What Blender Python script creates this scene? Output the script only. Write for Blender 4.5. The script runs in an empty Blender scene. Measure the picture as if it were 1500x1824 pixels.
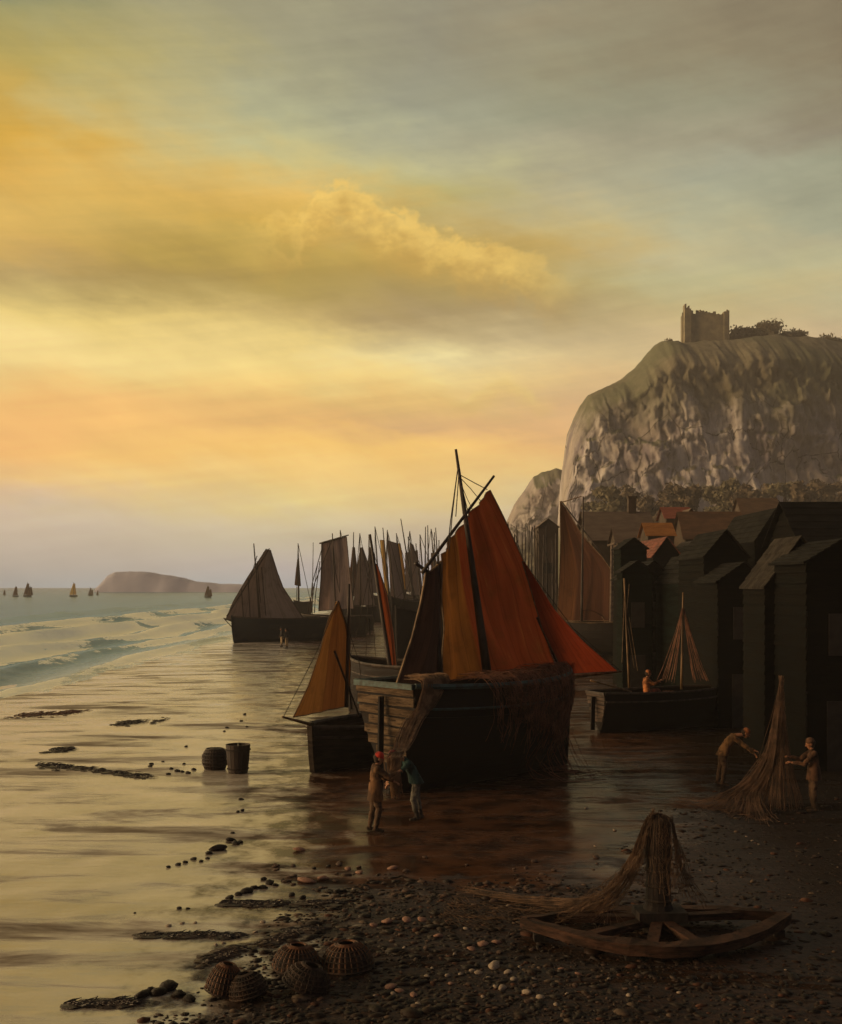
import bpy, bmesh, math, random
import numpy as np
from mathutils import Vector, Matrix, noise
random.seed(7); rng = np.random.default_rng(7)
R = math.radians
C = bpy.context.scene.collection
scn = bpy.context.scene
# ------------------------------------------------------------------ camera, exposure
F = 2060.0; HOR = 1043.0; H = 5.3            # focal length in photo pixels, sea level line, eye height
cam = bpy.data.cameras.new('camera'); camo = bpy.data.objects.new('camera', cam); C.objects.link(camo)
cam.sensor_fit = 'HORIZONTAL'; cam.sensor_width = 36.0; cam.lens = 36.0 * F / 1500.0
cam.shift_y = (HOR - 912.0) / 1500.0
cam.clip_start = 0.1; cam.clip_end = 9000
camo.location = (0, 0, H); camo.rotation_euler = (R(90), 0, 0)
scn.camera = camo
scn.view_settings.view_transform = 'Standard'; scn.view_settings.look = 'None'
scn.view_settings.exposure = 0.0; scn.view_settings.gamma = 1.0
scn.render.engine = 'CYCLES'
scn.cycles.use_denoising = True
scn.cycles.max_bounces = 4; scn.cycles.diffuse_bounces = 2; scn.cycles.volume_bounces = 0
scn.cycles.transparent_max_bounces = 8

SUN_AZ, SUN_EL = -104.0, 12.0                  # degrees: left of the view axis, above the sea
sun = bpy.data.lights.new('sun', 'SUN'); suno = bpy.data.objects.new('sun', sun); C.objects.link(suno)
sun.energy = 1.5; sun.angle = R(18); sun.color = (1.0, 0.62, 0.30)
_a, _e = R(SUN_AZ), R(SUN_EL)
sdir = Vector((math.sin(_a)*math.cos(_e), math.cos(_a)*math.cos(_e), math.sin(_e)))
suno.rotation_euler = sdir.to_track_quat('Z', 'Y').to_euler()

# ------------------------------------------------------------------ pixel helpers (photo px -> world)
def P(px, py, Y): return Vector(((px-750)/F*Y, Y, H-(py-HOR)/F*Y))
def G(px, py, z=0.0):
    Y = (H-z)*F/(py-HOR); return Vector(((px-750)/F*Y, Y, z))
def lin(c):
    return tuple((x/255/12.92 if x/255 <= .04045 else ((x/255+.055)/1.055)**2.4) for x in c)

# ------------------------------------------------------------------ world: sunset cloud sky
W = bpy.data.worlds.new('World'); scn.world = W; W.use_nodes = True
nt = W.node_tree; nt.nodes.clear()
class NB:
    def __init__(s, nt): s.nt = nt
    def n(s, t, **k):
        x = s.nt.nodes.new(t)
        for a, b in k.items(): setattr(x, a, b)
        return x
    def put(s, sock, v):
        if isinstance(v, bpy.types.NodeSocket): s.nt.links.new(v, sock)
        elif v is not None: sock.default_value = v
    def m(s, op, a, b=None, c=None, clamp=False):
        x = s.n('ShaderNodeMath', operation=op, use_clamp=clamp)
        s.put(x.inputs[0], a); s.put(x.inputs[1], b)
        if c is not None: s.put(x.inputs[2], c)
        return x.outputs[0]
    def mr(s, v, a, b, c=0., d=1., smooth=True):
        x = s.n('ShaderNodeMapRange', interpolation_type='SMOOTHSTEP' if smooth else 'LINEAR')
        s.put(x.inputs[0], v)
        for i, q in enumerate((a, b, c, d)): s.put(x.inputs[i+1], q)
        return x.outputs[0]
    def mix(s, f, a, b, bt='MIX'):
        x = s.n('ShaderNodeMix', data_type='RGBA', blend_type=bt)
        s.put(x.inputs[0], f)
        for i, q in ((6, a), (7, b)):
            if isinstance(q, (tuple, list)): q = tuple(q)[:3] + (1,)
            s.put(x.inputs[i], q)
        return x.outputs[2]
    def noise(s, vec, scale=1., detail=4., rough=.55, dist=0., dim='3D'):
        x = s.n('ShaderNodeTexNoise', noise_dimensions=dim)
        s.put(x.inputs['Vector'], vec); s.put(x.inputs['Scale'], scale)
        s.put(x.inputs['Detail'], detail); s.put(x.inputs['Roughness'], rough); s.put(x.inputs['Distortion'], dist)
        return x.outputs['Fac']
    def comb(s, a, b, c=0.):
        x = s.n('ShaderNodeCombineXYZ')
        s.put(x.inputs[0], a); s.put(x.inputs[1], b); s.put(x.inputs[2], c); return x.outputs[0]
    def sep(s, v):
        x = s.n('ShaderNodeSeparateXYZ'); s.put(x.inputs[0], v); return x.outputs
    def vmul(s, v, k):
        x = s.n('ShaderNodeVectorMath', operation='MULTIPLY'); s.put(x.inputs[0], v); s.put(x.inputs[1], k); return x.outputs[0]
    def ramp(s, f, stops, interp='LINEAR'):
        x = s.n('ShaderNodeValToRGB'); cr = x.color_ramp; cr.interpolation = interp
        while len(cr.elements) < len(stops): cr.elements.new(.5)
        for e, (p, c) in zip(cr.elements, stops):
            e.position = p; e.color = tuple(c)[:3] + (1,)
        s.put(x.inputs[0], f); return x.outputs[0]
w = NB(nt)
tc = w.n('ShaderNodeTexCoord').outputs['Generated']
sx, sy, sz = w.sep(tc)
az0 = w.m('ARCTAN2', sx, sy)
hyp = w.m('SQRT', w.m('ADD', w.m('MULTIPLY', sx, sx), w.m('MULTIPLY', sy, sy)))
el0 = w.m('ARCTAN2', sz, hyp)
# domain warp, stretched along the horizon like drifting cloud
wv = w.comb(w.m('MULTIPLY', az0, 3.0), w.m('MULTIPLY', w.m('ADD', el0, w.m('MULTIPLY', az0, .25)), 11.0))
n1 = w.m('SUBTRACT', w.noise(wv, 1.6, 6, .6), .5)
n2 = w.m('SUBTRACT', w.noise(w.comb(w.m('MULTIPLY', az0, 6.0), w.m('MULTIPLY', el0, 16.0), 7.3), 1.7, 7, .62), .5)
el = w.m('ADD', el0, w.m('MULTIPLY', w.m('ADD', w.m('MULTIPLY', n1, .055), w.m('MULTIPLY', n2, .028)), w.mr(el0, .01, .09)))
az = w.m('ADD', az0, w.m('MULTIPLY', n2, .22))
ELM = 0.52
rows = [-10, 100, 200, 250, 300, 350, 400, 440, 480, 520, 560, 600, 640, 680, 720, 760, 800, 850, 900, 960, 1010, 1043]
cols = {
 -330: [(150,140,80),(185,150,70),(205,155,50),(210,155,50),(212,158,55),(210,160,60),(205,158,66),(190,150,78),(185,152,84),(205,172,90),(226,194,100),(232,202,108),(232,200,105),(228,188,92),(226,176,84),(224,170,84),(222,166,84),(214,170,98),(190,166,124),(176,158,130),(160,148,128),(150,145,132)],
   30: [(134,131,90),(170,148,78),(192,148,56),(200,148,46),(208,154,56),(212,164,68),(205,158,66),(188,150,76),(168,140,78),(190,164,88),(224,194,98),(230,200,106),(230,198,104),(226,182,90),(224,170,82),(224,168,82),(224,166,82),(216,172,96),(188,164,122),(174,157,128),(160,148,128),(150,145,132)],
  250: [(146,138,100),(168,154,98),(186,162,92),(196,164,84),(204,162,72),(202,156,62),(190,150,62),(172,140,62),(154,126,62),(176,150,78),(214,184,92),(224,194,98),(228,198,104),(226,186,92),(222,172,84),(224,172,82),(228,178,84),(220,184,98),(194,172,116),(176,160,128),(162,150,130),(150,146,134)],
  500: [(142,134,104),(150,144,110),(168,164,122),(180,172,120),(192,174,108),(212,170,84),(200,158,66),(176,146,64),(162,134,60),(164,138,66),(182,154,78),(206,178,88),(224,194,98),(228,192,94),(218,174,84),(214,166,82),(228,180,82),(220,184,96),(206,182,106),(174,160,124),(162,150,134),(150,146,136)],
  750: [(132,124,100),(136,130,106),(144,142,116),(160,156,122),(182,174,122),(178,164,100),(176,150,84),(178,144,66),(170,138,64),(160,134,70),(158,134,76),(182,160,92),(218,198,118),(226,196,104),(210,170,84),(200,156,86),(228,180,84),(216,180,94),(200,174,106),(166,150,120),(150,138,128),(145,138,130)],
 1000: [(128,118,98),(130,124,102),(138,136,112),(146,146,118),(152,152,120),(164,160,120),(180,168,112),(176,156,92),(170,146,80),(160,138,78),(160,138,80),(180,158,94),(202,176,104),(206,172,98),(196,158,92),(204,158,88),(214,166,86),(204,168,92),(180,158,104),(160,144,120),(150,138,128),(145,138,130)],
 1250: [(118,108,90),(122,112,92),(132,128,106),(140,140,114),(146,152,126),(152,158,128),(164,166,128),(172,168,122),(176,166,112),(176,160,102),(184,162,98),(192,166,100),(194,166,100),(196,164,98),(196,160,94),(198,156,90),(200,158,90),(190,156,96),(170,148,104),(155,140,115),(148,138,124),(140,134,124)],
 1500: [(106,95,80),(114,102,84),(124,114,94),(128,126,104),(134,140,114),(140,146,118),(150,156,124),(160,160,122),(168,162,118),(172,160,110),(178,160,104),(186,160,100),(188,158,96),(186,156,94),(186,152,92),(186,150,90),(180,148,90),(174,146,96),(160,140,104),(148,134,112),(140,132,120),(135,130,120)],
}
HAZE = .00048; HZC = (.24,.19,.14)       # haze density, and the light it scatters back
def lift(c, py):
    k = max(0, min(1, (py-880)/90))
    b_ = float(np.interp(py, [0,150,400,520,600,850,950,1043], [16,15,18,24,34,32,26,22]))
    return (c[0]*.98+16, c[1]*.98+18+2*k, c[2]*1.02+b_)
def rampfor(px, cs):
    st = []
    for py, c in zip(rows, cs):
        e = math.atan2((HOR-py)/F, math.hypot((px-750)/F, 1))
        T = math.exp(-HAZE*min(2650, 112/max(.01, math.sin(max(e, .01)))))
        st.append((max(0, e/ELM), tuple(max(.005, (q-h*(1-T))/T) for q, h in zip(lin(lift(c, py)), HZC))))
    return sorted(st, key=lambda t: t[0])
elp = w.m('DIVIDE', el, ELM, clamp=True)
for px_ in (1000, 1250, 1500):
    cols[px_][:3] = [(c[0]+10-3*i_, c[1]+7-2*i_, c[2]-2) for i_, c in enumerate(cols[px_][:3])]
for px_ in (1000, 1250, 1500):
    for i_ in range(3, 8): c = cols[px_][i_]; cols[px_][i_] = (c[0]+5, c[1]-3, c[2]-5)
for px_ in (-330, 30, 250):
    for i_ in range(2, 7): c = cols[px_][i_]; cols[px_][i_] = (c[0]-2, c[1]+3, c[2]+12)
keys = sorted(cols); cur = None
for i, px in enumerate(keys):
    a = math.atan((px-750)/F)
    rc = w.ramp(elp, rampfor(px, cols[px]))
    if cur is None: cur = rc
    else: cur = w.mix(w.mr(az, aprev, a, smooth=False), cur, rc)
    aprev = a
# heaped clouds: a billowing upper edge known along the azimuth, bright at the rim, sinking into the bank below
def heap(edge, op, thick, top, mid, amp):
    global cur
    A0, A1 = R(-12), R(12)
    def fa(px): return (math.atan((px-750)/F)-A0)/(A1-A0)
    def ee(px, py): return math.atan2((HOR-py)/F, math.hypot((px-750)/F, 1))
    big = w.noise(w.comb(w.m('MULTIPLY', az0, 30.), w.m('MULTIPLY', el0, 38.), 2.), 1., 3, .5)
    fine = w.noise(w.comb(w.m('MULTIPLY', az0, 95.), w.m('MULTIPLY', el0, 120.), 6.), 1., 6, .6)
    azp = w.m('DIVIDE', w.m('SUBTRACT', w.m('ADD', az0, w.m('MULTIPLY', w.m('SUBTRACT', fine, .5), .016)), A0), A1-A0, clamp=True)
    e_ = w.ramp(azp, [(fa(px), (ee(px, py)/ELM,)*3) for px, py in edge], 'EASE')
    bill = w.m('SUBTRACT', w.m('ABSOLUTE', w.m('SUBTRACT', big, .5)), .08)      # puffy lobes
    d = w.m('SUBTRACT', w.m('ADD', w.m('MULTIPLY', e_, ELM), w.m('ADD', w.m('MULTIPLY', bill, .07*amp), w.m('MULTIPLY', w.m('SUBTRACT', fine, .5), .022*amp))), el0)
    o_ = w.ramp(azp, [(fa(px), (v,)*3) for px, v in op])
    msk = w.m('MULTIPLY', w.mr(d, -.003, .008), w.mr(w.m('ADD', d, w.m('MULTIPLY', w.m('SUBTRACT', big, .5), .05)), thick, thick*.25))
    vol = w.noise(w.comb(w.m('MULTIPLY', az0, 40.), w.m('MULTIPLY', el0, 62.), 11.), 1., 6, .62)
    lit = w.mr(w.m('ADD', d, w.m('MULTIPLY', w.m('SUBTRACT', vol, .5), thick*1.3)), thick*.75, 0.)
    cur = w.mix(w.m('MULTIPLY', w.m('MULTIPLY', msk, o_), .78), cur, w.mix(lit, mid, top))
heap([(380,392),(470,380),(530,374),(550,348),(575,324),(610,316),(650,332),(682,360),(735,374),(765,398),(800,412),(855,420),(905,430),(945,446),(990,474),(1050,504)],
     [(400,0),(520,.75),(560,1),(900,.9),(1040,0)], .062, lin((250,208,108)), lin((206,162,78)), 1.)
heap([(760,722),(825,704),(860,682),(900,667),(935,682),(965,706),(1010,722)], [(770,0),(850,.7),(940,.7),(1000,0)], .022, lin((252,220,130)), lin((238,198,116)), .5)
# brush-like thin streaks of cirrus and cloud body
st1 = w.noise(w.comb(w.m('MULTIPLY', az0, 5.), w.m('MULTIPLY', w.m('SUBTRACT', el0, w.m('MULTIPLY', az0, .12)), 110.)), 1., 5, .6)
st2 = w.noise(w.comb(w.m('MULTIPLY', az0, 9.), w.m('MULTIPLY', w.m('ADD', el0, w.m('MULTIPLY', az0, .3)), 22.), 4.), 1., 6, .65)
k = w.m('ADD', 1.0, w.m('ADD', w.m('MULTIPLY', w.m('SUBTRACT', st1, .5), .24), w.m('MULTIPLY', w.m('SUBTRACT', st2, .5), .42)))
kk = w.comb(k, k, w.m('ADD', .12, w.m('MULTIPLY', k, .9)))
cur = w.mix(1.0, cur, kk, 'MULTIPLY')
# the rest of the dome: dull dusk overhead and behind
adz = w.m('ABSOLUTE', az0)
cur = w.mix(w.mr(el0, .47, 1.0), cur, lin((92,84,76)))
cur = w.mix(w.mr(adz, 1.55, 2.3), cur, lin((64,60,66)))
cur = w.mix(w.mr(az0, .42, 1.3), cur, lin((88,82,84)))
# sunset glow added out of view at the left, to brighten the scene
gx = w.m('DIVIDE', w.m('SUBTRACT', az0, R(-72)), R(27)); gy = w.m('DIVIDE', w.m('SUBTRACT', el0, R(9)), R(15))
gl_ = w.m('EXPONENT', w.m('MULTIPLY', w.m('ADD', w.m('MULTIPLY', gx, gx), w.m('MULTIPLY', gy, gy)), -1.0))
gl_ = w.m('MULTIPLY', gl_, w.mr(az0, R(-21), R(-34)))
cur = w.mix(1.0, cur, w.vmul(w.comb(gl_, gl_, gl_), (7.5,5.3,3.1)), 'ADD')
cur = w.mix(w.mr(el0, -.02, -.3), cur, lin((30,26,20)))
bg = w.n('ShaderNodeBackground'); w.put(bg.inputs[0], cur); bg.inputs[1].default_value = 1.0
wo = w.n('ShaderNodeOutputWorld'); nt.links.new(bg.outputs[0], wo.inputs[0])

# ------------------------------------------------------------------ materials
MATS = {}
def mat(name, col, col2=None, rough=.7, scale=3., stretch=(1,1,1), bump=.0, bscale=None, detail=5, lo=.35, hi=.65, spec=.5, coord='Object', trans=0., dark=None):
    if name in MATS: return MATS[name]
    m = bpy.data.materials.new(name); m.use_nodes = True; t = m.node_tree; t.nodes.clear(); b = NB(t)
    co = b.n('ShaderNodeTexCoord').outputs[coord]
    v = b.vmul(co, tuple(stretch)); nz = b.noise(v, scale, detail, .6)
    c = b.mix(b.mr(nz, lo, hi), col, col2 or tuple(x*.6 for x in col))
    if dark:
        c = b.mix(b.mr(b.noise(v, scale*3.1, 4, .6), .55, .7), c, dark)
    p = b.n('ShaderNodeBsdfPrincipled'); b.put(p.inputs['Base Color'], c)
    b.put(p.inputs['Roughness'], b.mr(nz, .3, .7, rough-.08, min(1, rough+.08))); p.inputs['Specular IOR Level'].default_value = spec
    if bump:
        bp = b.n('ShaderNodeBump'); bp.inputs['Strength'].default_value = bump; bp.inputs['Distance'].default_value = .03
        b.put(bp.inputs['Height'], b.noise(v, bscale or scale*4, 5, .65)); b.put(p.inputs['Normal'], bp.outputs[0])
    sh = p.outputs[0]
    if trans:
        tr = b.n('ShaderNodeBsdfTranslucent'); b.put(tr.inputs[0], c)
        mx = b.n('ShaderNodeMixShader'); mx.inputs[0].default_value = trans
        t.links.new(sh, mx.inputs[1]); t.links.new(tr.outputs[0], mx.inputs[2]); sh = mx.outputs[0]
    o = b.n('ShaderNodeOutputMaterial'); t.links.new(sh, o.inputs[0])
    MATS[name] = m; return m
def sailmat(name, ca, cb, cc=None, split=.45, trans=.4, panels=7):
    """cloth in vertical panels: colour ca left of the split, cb to the right, worn streaks running down"""
    if name in MATS: return MATS[name]
    m = bpy.data.materials.new(name); m.use_nodes = True; t = m.node_tree; t.nodes.clear(); b = NB(t)
    uv = b.n('ShaderNodeTexCoord').outputs['UV']; u, v, _ = b.sep(uv)
    c = b.mix(b.mr(u, split-.03, split+.03), ca, cb)
    strk = b.noise(b.comb(b.m('MULTIPLY', u, 16.), b.m('MULTIPLY', v, 1.6)), 1.5, 6, .65)
    c = b.mix(b.mr(strk, .45, .75, 0, .6), c, tuple(x*.35 for x in cb))
    c = b.mix(b.mr(strk, .45, .25, 0, .45), c, cc or tuple(min(1, x*1.7) for x in ca))
    blot = b.noise(b.comb(b.m('MULTIPLY', u, 3.), b.m('MULTIPLY', v, 4.), 5.), 1.6, 5, .6)
    c = b.mix(b.mr(blot, .5, .72, 0, .55), c, tuple(x*.4 for x in ca))
    sm = b.m('ABSOLUTE', b.m('SUBTRACT', b.m('FRACT', b.m('MULTIPLY', u, float(panels))), .5))
    c = b.mix(b.mr(sm, .035, .012, 0, .55), c, tuple(x*.3 for x in cb))
    p = b.n('ShaderNodeBsdfPrincipled'); b.put(p.inputs['Base Color'], c); p.inputs['Roughness'].default_value = .9; p.inputs['Specular IOR Level'].default_value = .15
    bp = b.n('ShaderNodeBump'); bp.inputs['Strength'].default_value = .5; bp.inputs['Distance'].default_value = .04
    b.put(bp.inputs['Height'], strk); b.put(p.inputs['Normal'], bp.outputs[0])
    tr = b.n('ShaderNodeBsdfTranslucent'); b.put(tr.inputs[0], c)
    mx = b.n('ShaderNodeMixShader'); mx.inputs[0].default_value = trans
    t.links.new(p.outputs[0], mx.inputs[1]); t.links.new(tr.outputs[0], mx.inputs[2])
    o = b.n('ShaderNodeOutputMaterial'); t.links.new(mx.outputs[0], o.inputs[0])
    MATS[name] = m; return m

M_tar   = mat('tarred_planks', (.008,.006,.005), (.016,.010,.007), .7, 2.5, (.5,.5,6), .5, 5, spec=.22)
M_tarb  = mat('dark_blue_planks', (.010,.018,.026), (.016,.018,.020), .7, 2.5, (.5,.5,6), .5, 5, spec=.2)
M_pale  = mat('weathered_pale_planks', (.17,.115,.065), (.045,.028,.016), .85, 1.1, (1,1,7), .9, 4, dark=(.018,.012,.008), spec=.2)
M_teal  = mat('teal_rail_paint', (.03,.085,.08), (.03,.04,.035), .6, 5, (1,1,1), .3)
M_wood  = mat('old_spar_wood', (.055,.034,.02), (.02,.013,.009), .65, 4, (1,1,.3), .5, 12)
M_gold  = mat('bleached_spar_wood', (.26,.15,.055), (.10,.055,.02), .6, 4, (1,1,.3), .5, 12)
M_deck  = mat('deck_boards', (.05,.035,.022), (.025,.018,.012), .8, 3)
M_rope  = mat('tarred_rope', (.03,.02,.013), (.015,.01,.008), .9, 8)
M_ropel = mat('pale_rope', (.22,.15,.08), (.12,.07,.035), .9, 8)
M_net   = mat('brown_net_twine', (.26,.11,.06), (.09,.038,.02), .9, 3)
M_netb = mat('umber_net_twine', (.15,.08,.045), (.06,.034,.02), .9, 3)
M_netd  = mat('dark_net_twine', (.11,.06,.032), (.04,.022,.012), .9, 3)
M_netl  = mat('pale_net_twine', (.26,.15,.075), (.10,.055,.027), .9, 3)
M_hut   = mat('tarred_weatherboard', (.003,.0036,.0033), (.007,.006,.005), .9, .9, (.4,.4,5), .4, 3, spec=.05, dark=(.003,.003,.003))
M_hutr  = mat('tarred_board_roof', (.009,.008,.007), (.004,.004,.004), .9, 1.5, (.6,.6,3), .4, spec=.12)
M_door  = mat('plank_door', (.02,.014,.010), (.012,.009,.007), .7, 3)

# ------------------------------------------------------------------ mesh helpers
class MB:
    def __init__(s): s.v = []; s.f = []; s.uv = {}; s.n = 0
    def add(s, vs, fs):
        o = len(s.v); s.v += [tuple(p) for p in vs]; s.f += [tuple(i+o for i in f) for f in fs]; return o
    def box(s, c, size, rot=None):
        c = Vector(c); hx, hy, hz = (x/2 for x in size)
        vs = [Vector((x, y, z)) for x in (-hx, hx) for y in (-hy, hy) for z in (-hz, hz)]
        if rot is not None: vs = [rot @ q for q in vs]
        s.add([c+q for q in vs], [(0,1,3,2),(4,6,7,5),(0,4,5,1),(2,3,7,6),(0,2,6,4),(1,5,7,3)])
    def bar(s, a, b, wd, th, up=(0,0,1)):
        a, b = Vector(a), Vector(b); d = (b-a); L = d.length; d.normalize(); up = Vector(up)
        sd = d.cross(up)
        if sd.length < 1e-4: sd = d.cross(Vector((1,0,0)))
        sd.normalize(); up = sd.cross(d)
        rot = Matrix((d, sd, up)).transposed()
        s.box((a+b)/2, (L, wd, th), rot)
    def tube(s, pts, r, n=6, cap=True):
        pts = [Vector(p) for p in pts]; m = len(pts)
        if not isinstance(r, (list, tuple)): r = [r]*m
        vs = []; prev = None
        for i, p in enumerate(pts):
            d = (pts[min(i+1, m-1)] - pts[max(i-1, 0)]); d = d.normalized() if d.length > 1e-9 else Vector((0,0,1))
            a = (prev - d*prev.dot(d)) if prev is not None else d.cross(Vector((0,0,1)) if abs(d.z) < .9 else Vector((1,0,0)))
            if a.length < 1e-6: a = d.cross(Vector((.3,.5,.8)))
            a.normalize(); prev = a; b = d.cross(a)
            for k in range(n):
                t = 2*math.pi*k/n; vs.append(p + (a*math.cos(t)+b*math.sin(t))*r[i])
        fs = [(i*n+k, i*n+(k+1) % n, (i+1)*n+(k+1) % n, (i+1)*n+k) for i in range(m-1) for k in range(n)]
        if cap: fs += [tuple(reversed(range(n))), tuple((m-1)*n+k for k in range(n))]
        s.add(vs, fs)
    def lathe(s, prof, c=(0,0,0), n=24, axis=None):
        c = Vector(c); vs = []; rot = axis.to_track_quat('Z','Y').to_matrix() if axis is not None else Matrix.Identity(3)
        for r, z in prof:
            for k in range(n):
                t = 2*math.pi*k/n; vs.append(c + rot @ Vector((r*math.cos(t), r*math.sin(t), z)))
        m = len(prof)
        fs = [(i*n+k, i*n+(k+1) % n, (i+1)*n+(k+1) % n, (i+1)*n+k) for i in range(m-1) for k in range(n)]
        fs += [tuple(reversed(range(n))), tuple((m-1)*n+k for k in range(n))]
        s.add(vs, fs)
    def grid(s, rows, uv=False):
        nr, nc = len(rows), len(rows[0])
        o = s.add([p for r in rows for p in r], [(i*nc+j, i*nc+j+1, (i+1)*nc+j+1, (i+1)*nc+j) for i in range(nr-1) for j in range(nc-1)])
        if uv:
            for i in range(nr):
                for j in range(nc): s.uv[o+i*nc+j] = (j/(nc-1), 1-i/(nr-1))
    def ico(s, c, r, sub=1, jit=.15, squash=(1,1,1), seed=0):
        bm = bmesh.new(); bmesh.ops.create_icosphere(bm, subdivisions=sub, radius=1)
        c = Vector(c); off = Vector((seed*1.7, seed*3.1, seed*.7)); vs = []
        for q in bm.verts:
            k = 1 + jit*2*noise.noise(q.co*1.3+off)
            vs.append(c + Vector((q.co.x*squash[0], q.co.y*squash[1], q.co.z*squash[2]))*r*k)
        fs = [tuple(x.index for x in f.verts) for f in bm.faces]; bm.free(); s.add(vs, fs)
    def build(s, name, m, parent=None, smooth=False, base=None):
        me = bpy.data.meshes.new(name)
        off = Vector(base) if base is not None else (parent_off(parent) if parent else Vector())
        me.from_pydata([(a-off.x, b-off.y, c-off.z) for a, b, c in s.v], [], s.f)
        if s.uv:
            l = me.uv_layers.new(name='UVMap')
            for lp in me.loops:
                if lp.vertex_index in s.uv: l.data[lp.index].uv = s.uv[lp.vertex_index]
        for q in (m if isinstance(m, (list, tuple)) else [m]): me.materials.append(q)
        if smooth: me.polygons.foreach_set('use_smooth', [True]*len(me.polygons))
        me.update()
        o = bpy.data.objects.new(name, me); C.objects.link(o)
        if parent: o.parent = parent
        elif base is not None: o.location = base
        return o
def parent_off(o):
    v = Vector()
    while o is not None: v += o.location; o = o.parent
    return v
def tag(o, label=None, cat=None, group=None, kind=None):
    if label: o['label'] = label
    if cat: o['category'] = cat
    if group: o['group'] = group
    if kind: o['kind'] = kind
    return o
def thing(name, label, cat, loc, group=None):
    o = bpy.data.objects.new(name, None); o.empty_display_size = .2; C.objects.link(o); o.location = loc
    return tag(o, label, cat, group)
def fbm(x, y, z=0, o=4):
    return noise.fractal(Vector((x, y, z)), 1.0, 2.0, o)
def lerpl(xs, ys, x): return float(np.interp(x, xs, ys))

# ================================================================== GROUND (one sheet)
def gz(x, y):
    d = min(0.0, x+15.0 + 1.5*math.sin(y*.05))
    z = .018*d if d > -200 else -3.6
    near = 1 if y < 120 else 0
    if near:
        # dry shingle bank rises a little at the lower right
        z += .10*max(0, min(1, (x-3)/6))*max(0, min(1, (34-y)/10)) * 0
        z += .022*fbm(x*.35, y*.35, 1) + .012*fbm(x*1.3, y*1.3, 5, 3)
    return z
ys = [-30, -10, 2, 8]
y = 11.0
while y < 2450:
    ys.append(y); y *= 1.0115 if y < 140 else 1.07
xs_ = np.concatenate([[-2600,-1500,-600,-250,-120], np.arange(-70, -14, 1.6), np.arange(-14, 14, .17), np.arange(14, 40, .8), [50,70,100,160,300,700,1500,2600]])
g = MB(); g.grid([[(x, yy, gz(x, yy)) for x in xs_] for yy in ys])
mg = bpy.data.materials.new('wet_sand_and_shingle'); mg.use_nodes = True; t = mg.node_tree; t.nodes.clear(); b = NB(t)
pos = b.n('ShaderNodeNewGeometry').outputs['Position']; X, Y, Z = b.sep(pos)
nbig = b.noise(b.vmul(pos, (.35,.35,0)), 1., 5, .6); nmid = b.noise(b.vmul(pos, (1.2,1.2,0)), 1., 6, .65)
nfin = b.noise(b.vmul(pos, (9,9,0)), 1., 5, .6)
nrun = b.m('ADD', b.m('MULTIPLY', b.noise(b.vmul(pos, (.22,.75,0)), 1., 7, .68, .5), .75), b.m('MULTIPLY', b.noise(b.vmul(pos, (.10,.16,3.)), 1., 4, .5), .25))   # runnels lying across the beach
s1 = b.m('MINIMUM', b.m('ADD', b.m('ADD', X, 2.9), b.m('MULTIPLY', b.m('SUBTRACT', 15.0, Y), .28)), b.m('SUBTRACT', 20.6, Y))
s2 = b.m('SUBTRACT', b.m('SUBTRACT', X, 3.6), b.m('MULTIPLY', b.m('SUBTRACT', Y, 21.), .42))
s3 = b.m('SUBTRACT', X, b.m('ADD', 4.5, b.m('MULTIPLY', Y, .05)))
smax = b.m('MAXIMUM', s1, b.m('MINIMUM', s2, b.m('SUBTRACT', 34., Y)))
sm = b.m('ADD', smax, b.m('MULTIPLY', b.m('SUBTRACT', nmid, .5), 7.5))
shing = b.mr(sm, -.7, 1.3)
far_land = b.mr(b.m('SUBTRACT', X, b.m('MULTIPLY', Y, .08)), 3.2, 7.)
sand = b.mix(b.mr(nbig, .35, .65), (.56,.50,.40), (.42,.36,.27))
sand = b.mix(b.mr(nrun, .53, .66, 0, .85), sand, (.10,.062,.04))
# brown silty sand where the boats lie, their dark reflection painted into its colour
silt_reflection = b.mr(b.m('ADD', X, b.m('ADD', b.m('MULTIPLY', b.m('SUBTRACT', Y, 20.), b.mr(Y, 20., 60., .07, .10)), b.m('MULTIPLY', b.m('SUBTRACT', nmid, .5), 9.))), -4.6, -1.6)
silt_reflection = b.m('MULTIPLY', silt_reflection, 1.0)
sand = b.mix(silt_reflection, sand, b.mix(b.mr(nmid, .4, .62), (.10,.045,.022), (.03,.014,.008)))
shc = b.mix(b.mr(nfin, .4, .65), (.040,.018,.009), (.010,.005,.003))
shc = b.mix(b.mr(nbig, .5, .7, 0, .6), shc, (.016,.013,.006))
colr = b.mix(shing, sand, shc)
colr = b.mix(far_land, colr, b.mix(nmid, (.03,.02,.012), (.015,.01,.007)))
dif = b.n('ShaderNodeBsdfDiffuse'); b.put(dif.inputs[0], colr)
gl = b.n('ShaderNodeBsdfGlossy'); b.put(gl.inputs[0], (.90,.94,1.,1))
b.put(gl.inputs['Roughness'], b.m('ADD', b.mr(nrun, .42, .58, .10, .34), b.m('MULTIPLY', shing, .22)))
fr = b.n('ShaderNodeFresnel'); b.put(fr.inputs[0], b.mr(shing, 0, 1, 3.0, 1.45))
wet = b.m('MULTIPLY', b.mr(nrun, .585, .50, .16, 1.), b.mr(shing, 0, 1, 1.0, .75))
wet = b.m('MULTIPLY', wet, b.mr(far_land, 0, 1, 1., .35))
wet = b.m('MULTIPLY', wet, b.mr(silt_reflection, 0, 1, 1., .46))
bp = b.n('ShaderNodeBump'); bp.inputs['Distance'].default_value = .05
b.put(bp.inputs['Strength'], b.mr(shing, 0, 1, .15, .9))
b.put(bp.inputs['Height'], b.m('ADD', b.noise(b.vmul(pos, (1.5,6.,0)), 1., 5, .6), b.m('MULTIPLY', nfin, b.mr(shing, 0, 1, .12, .8))))
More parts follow.
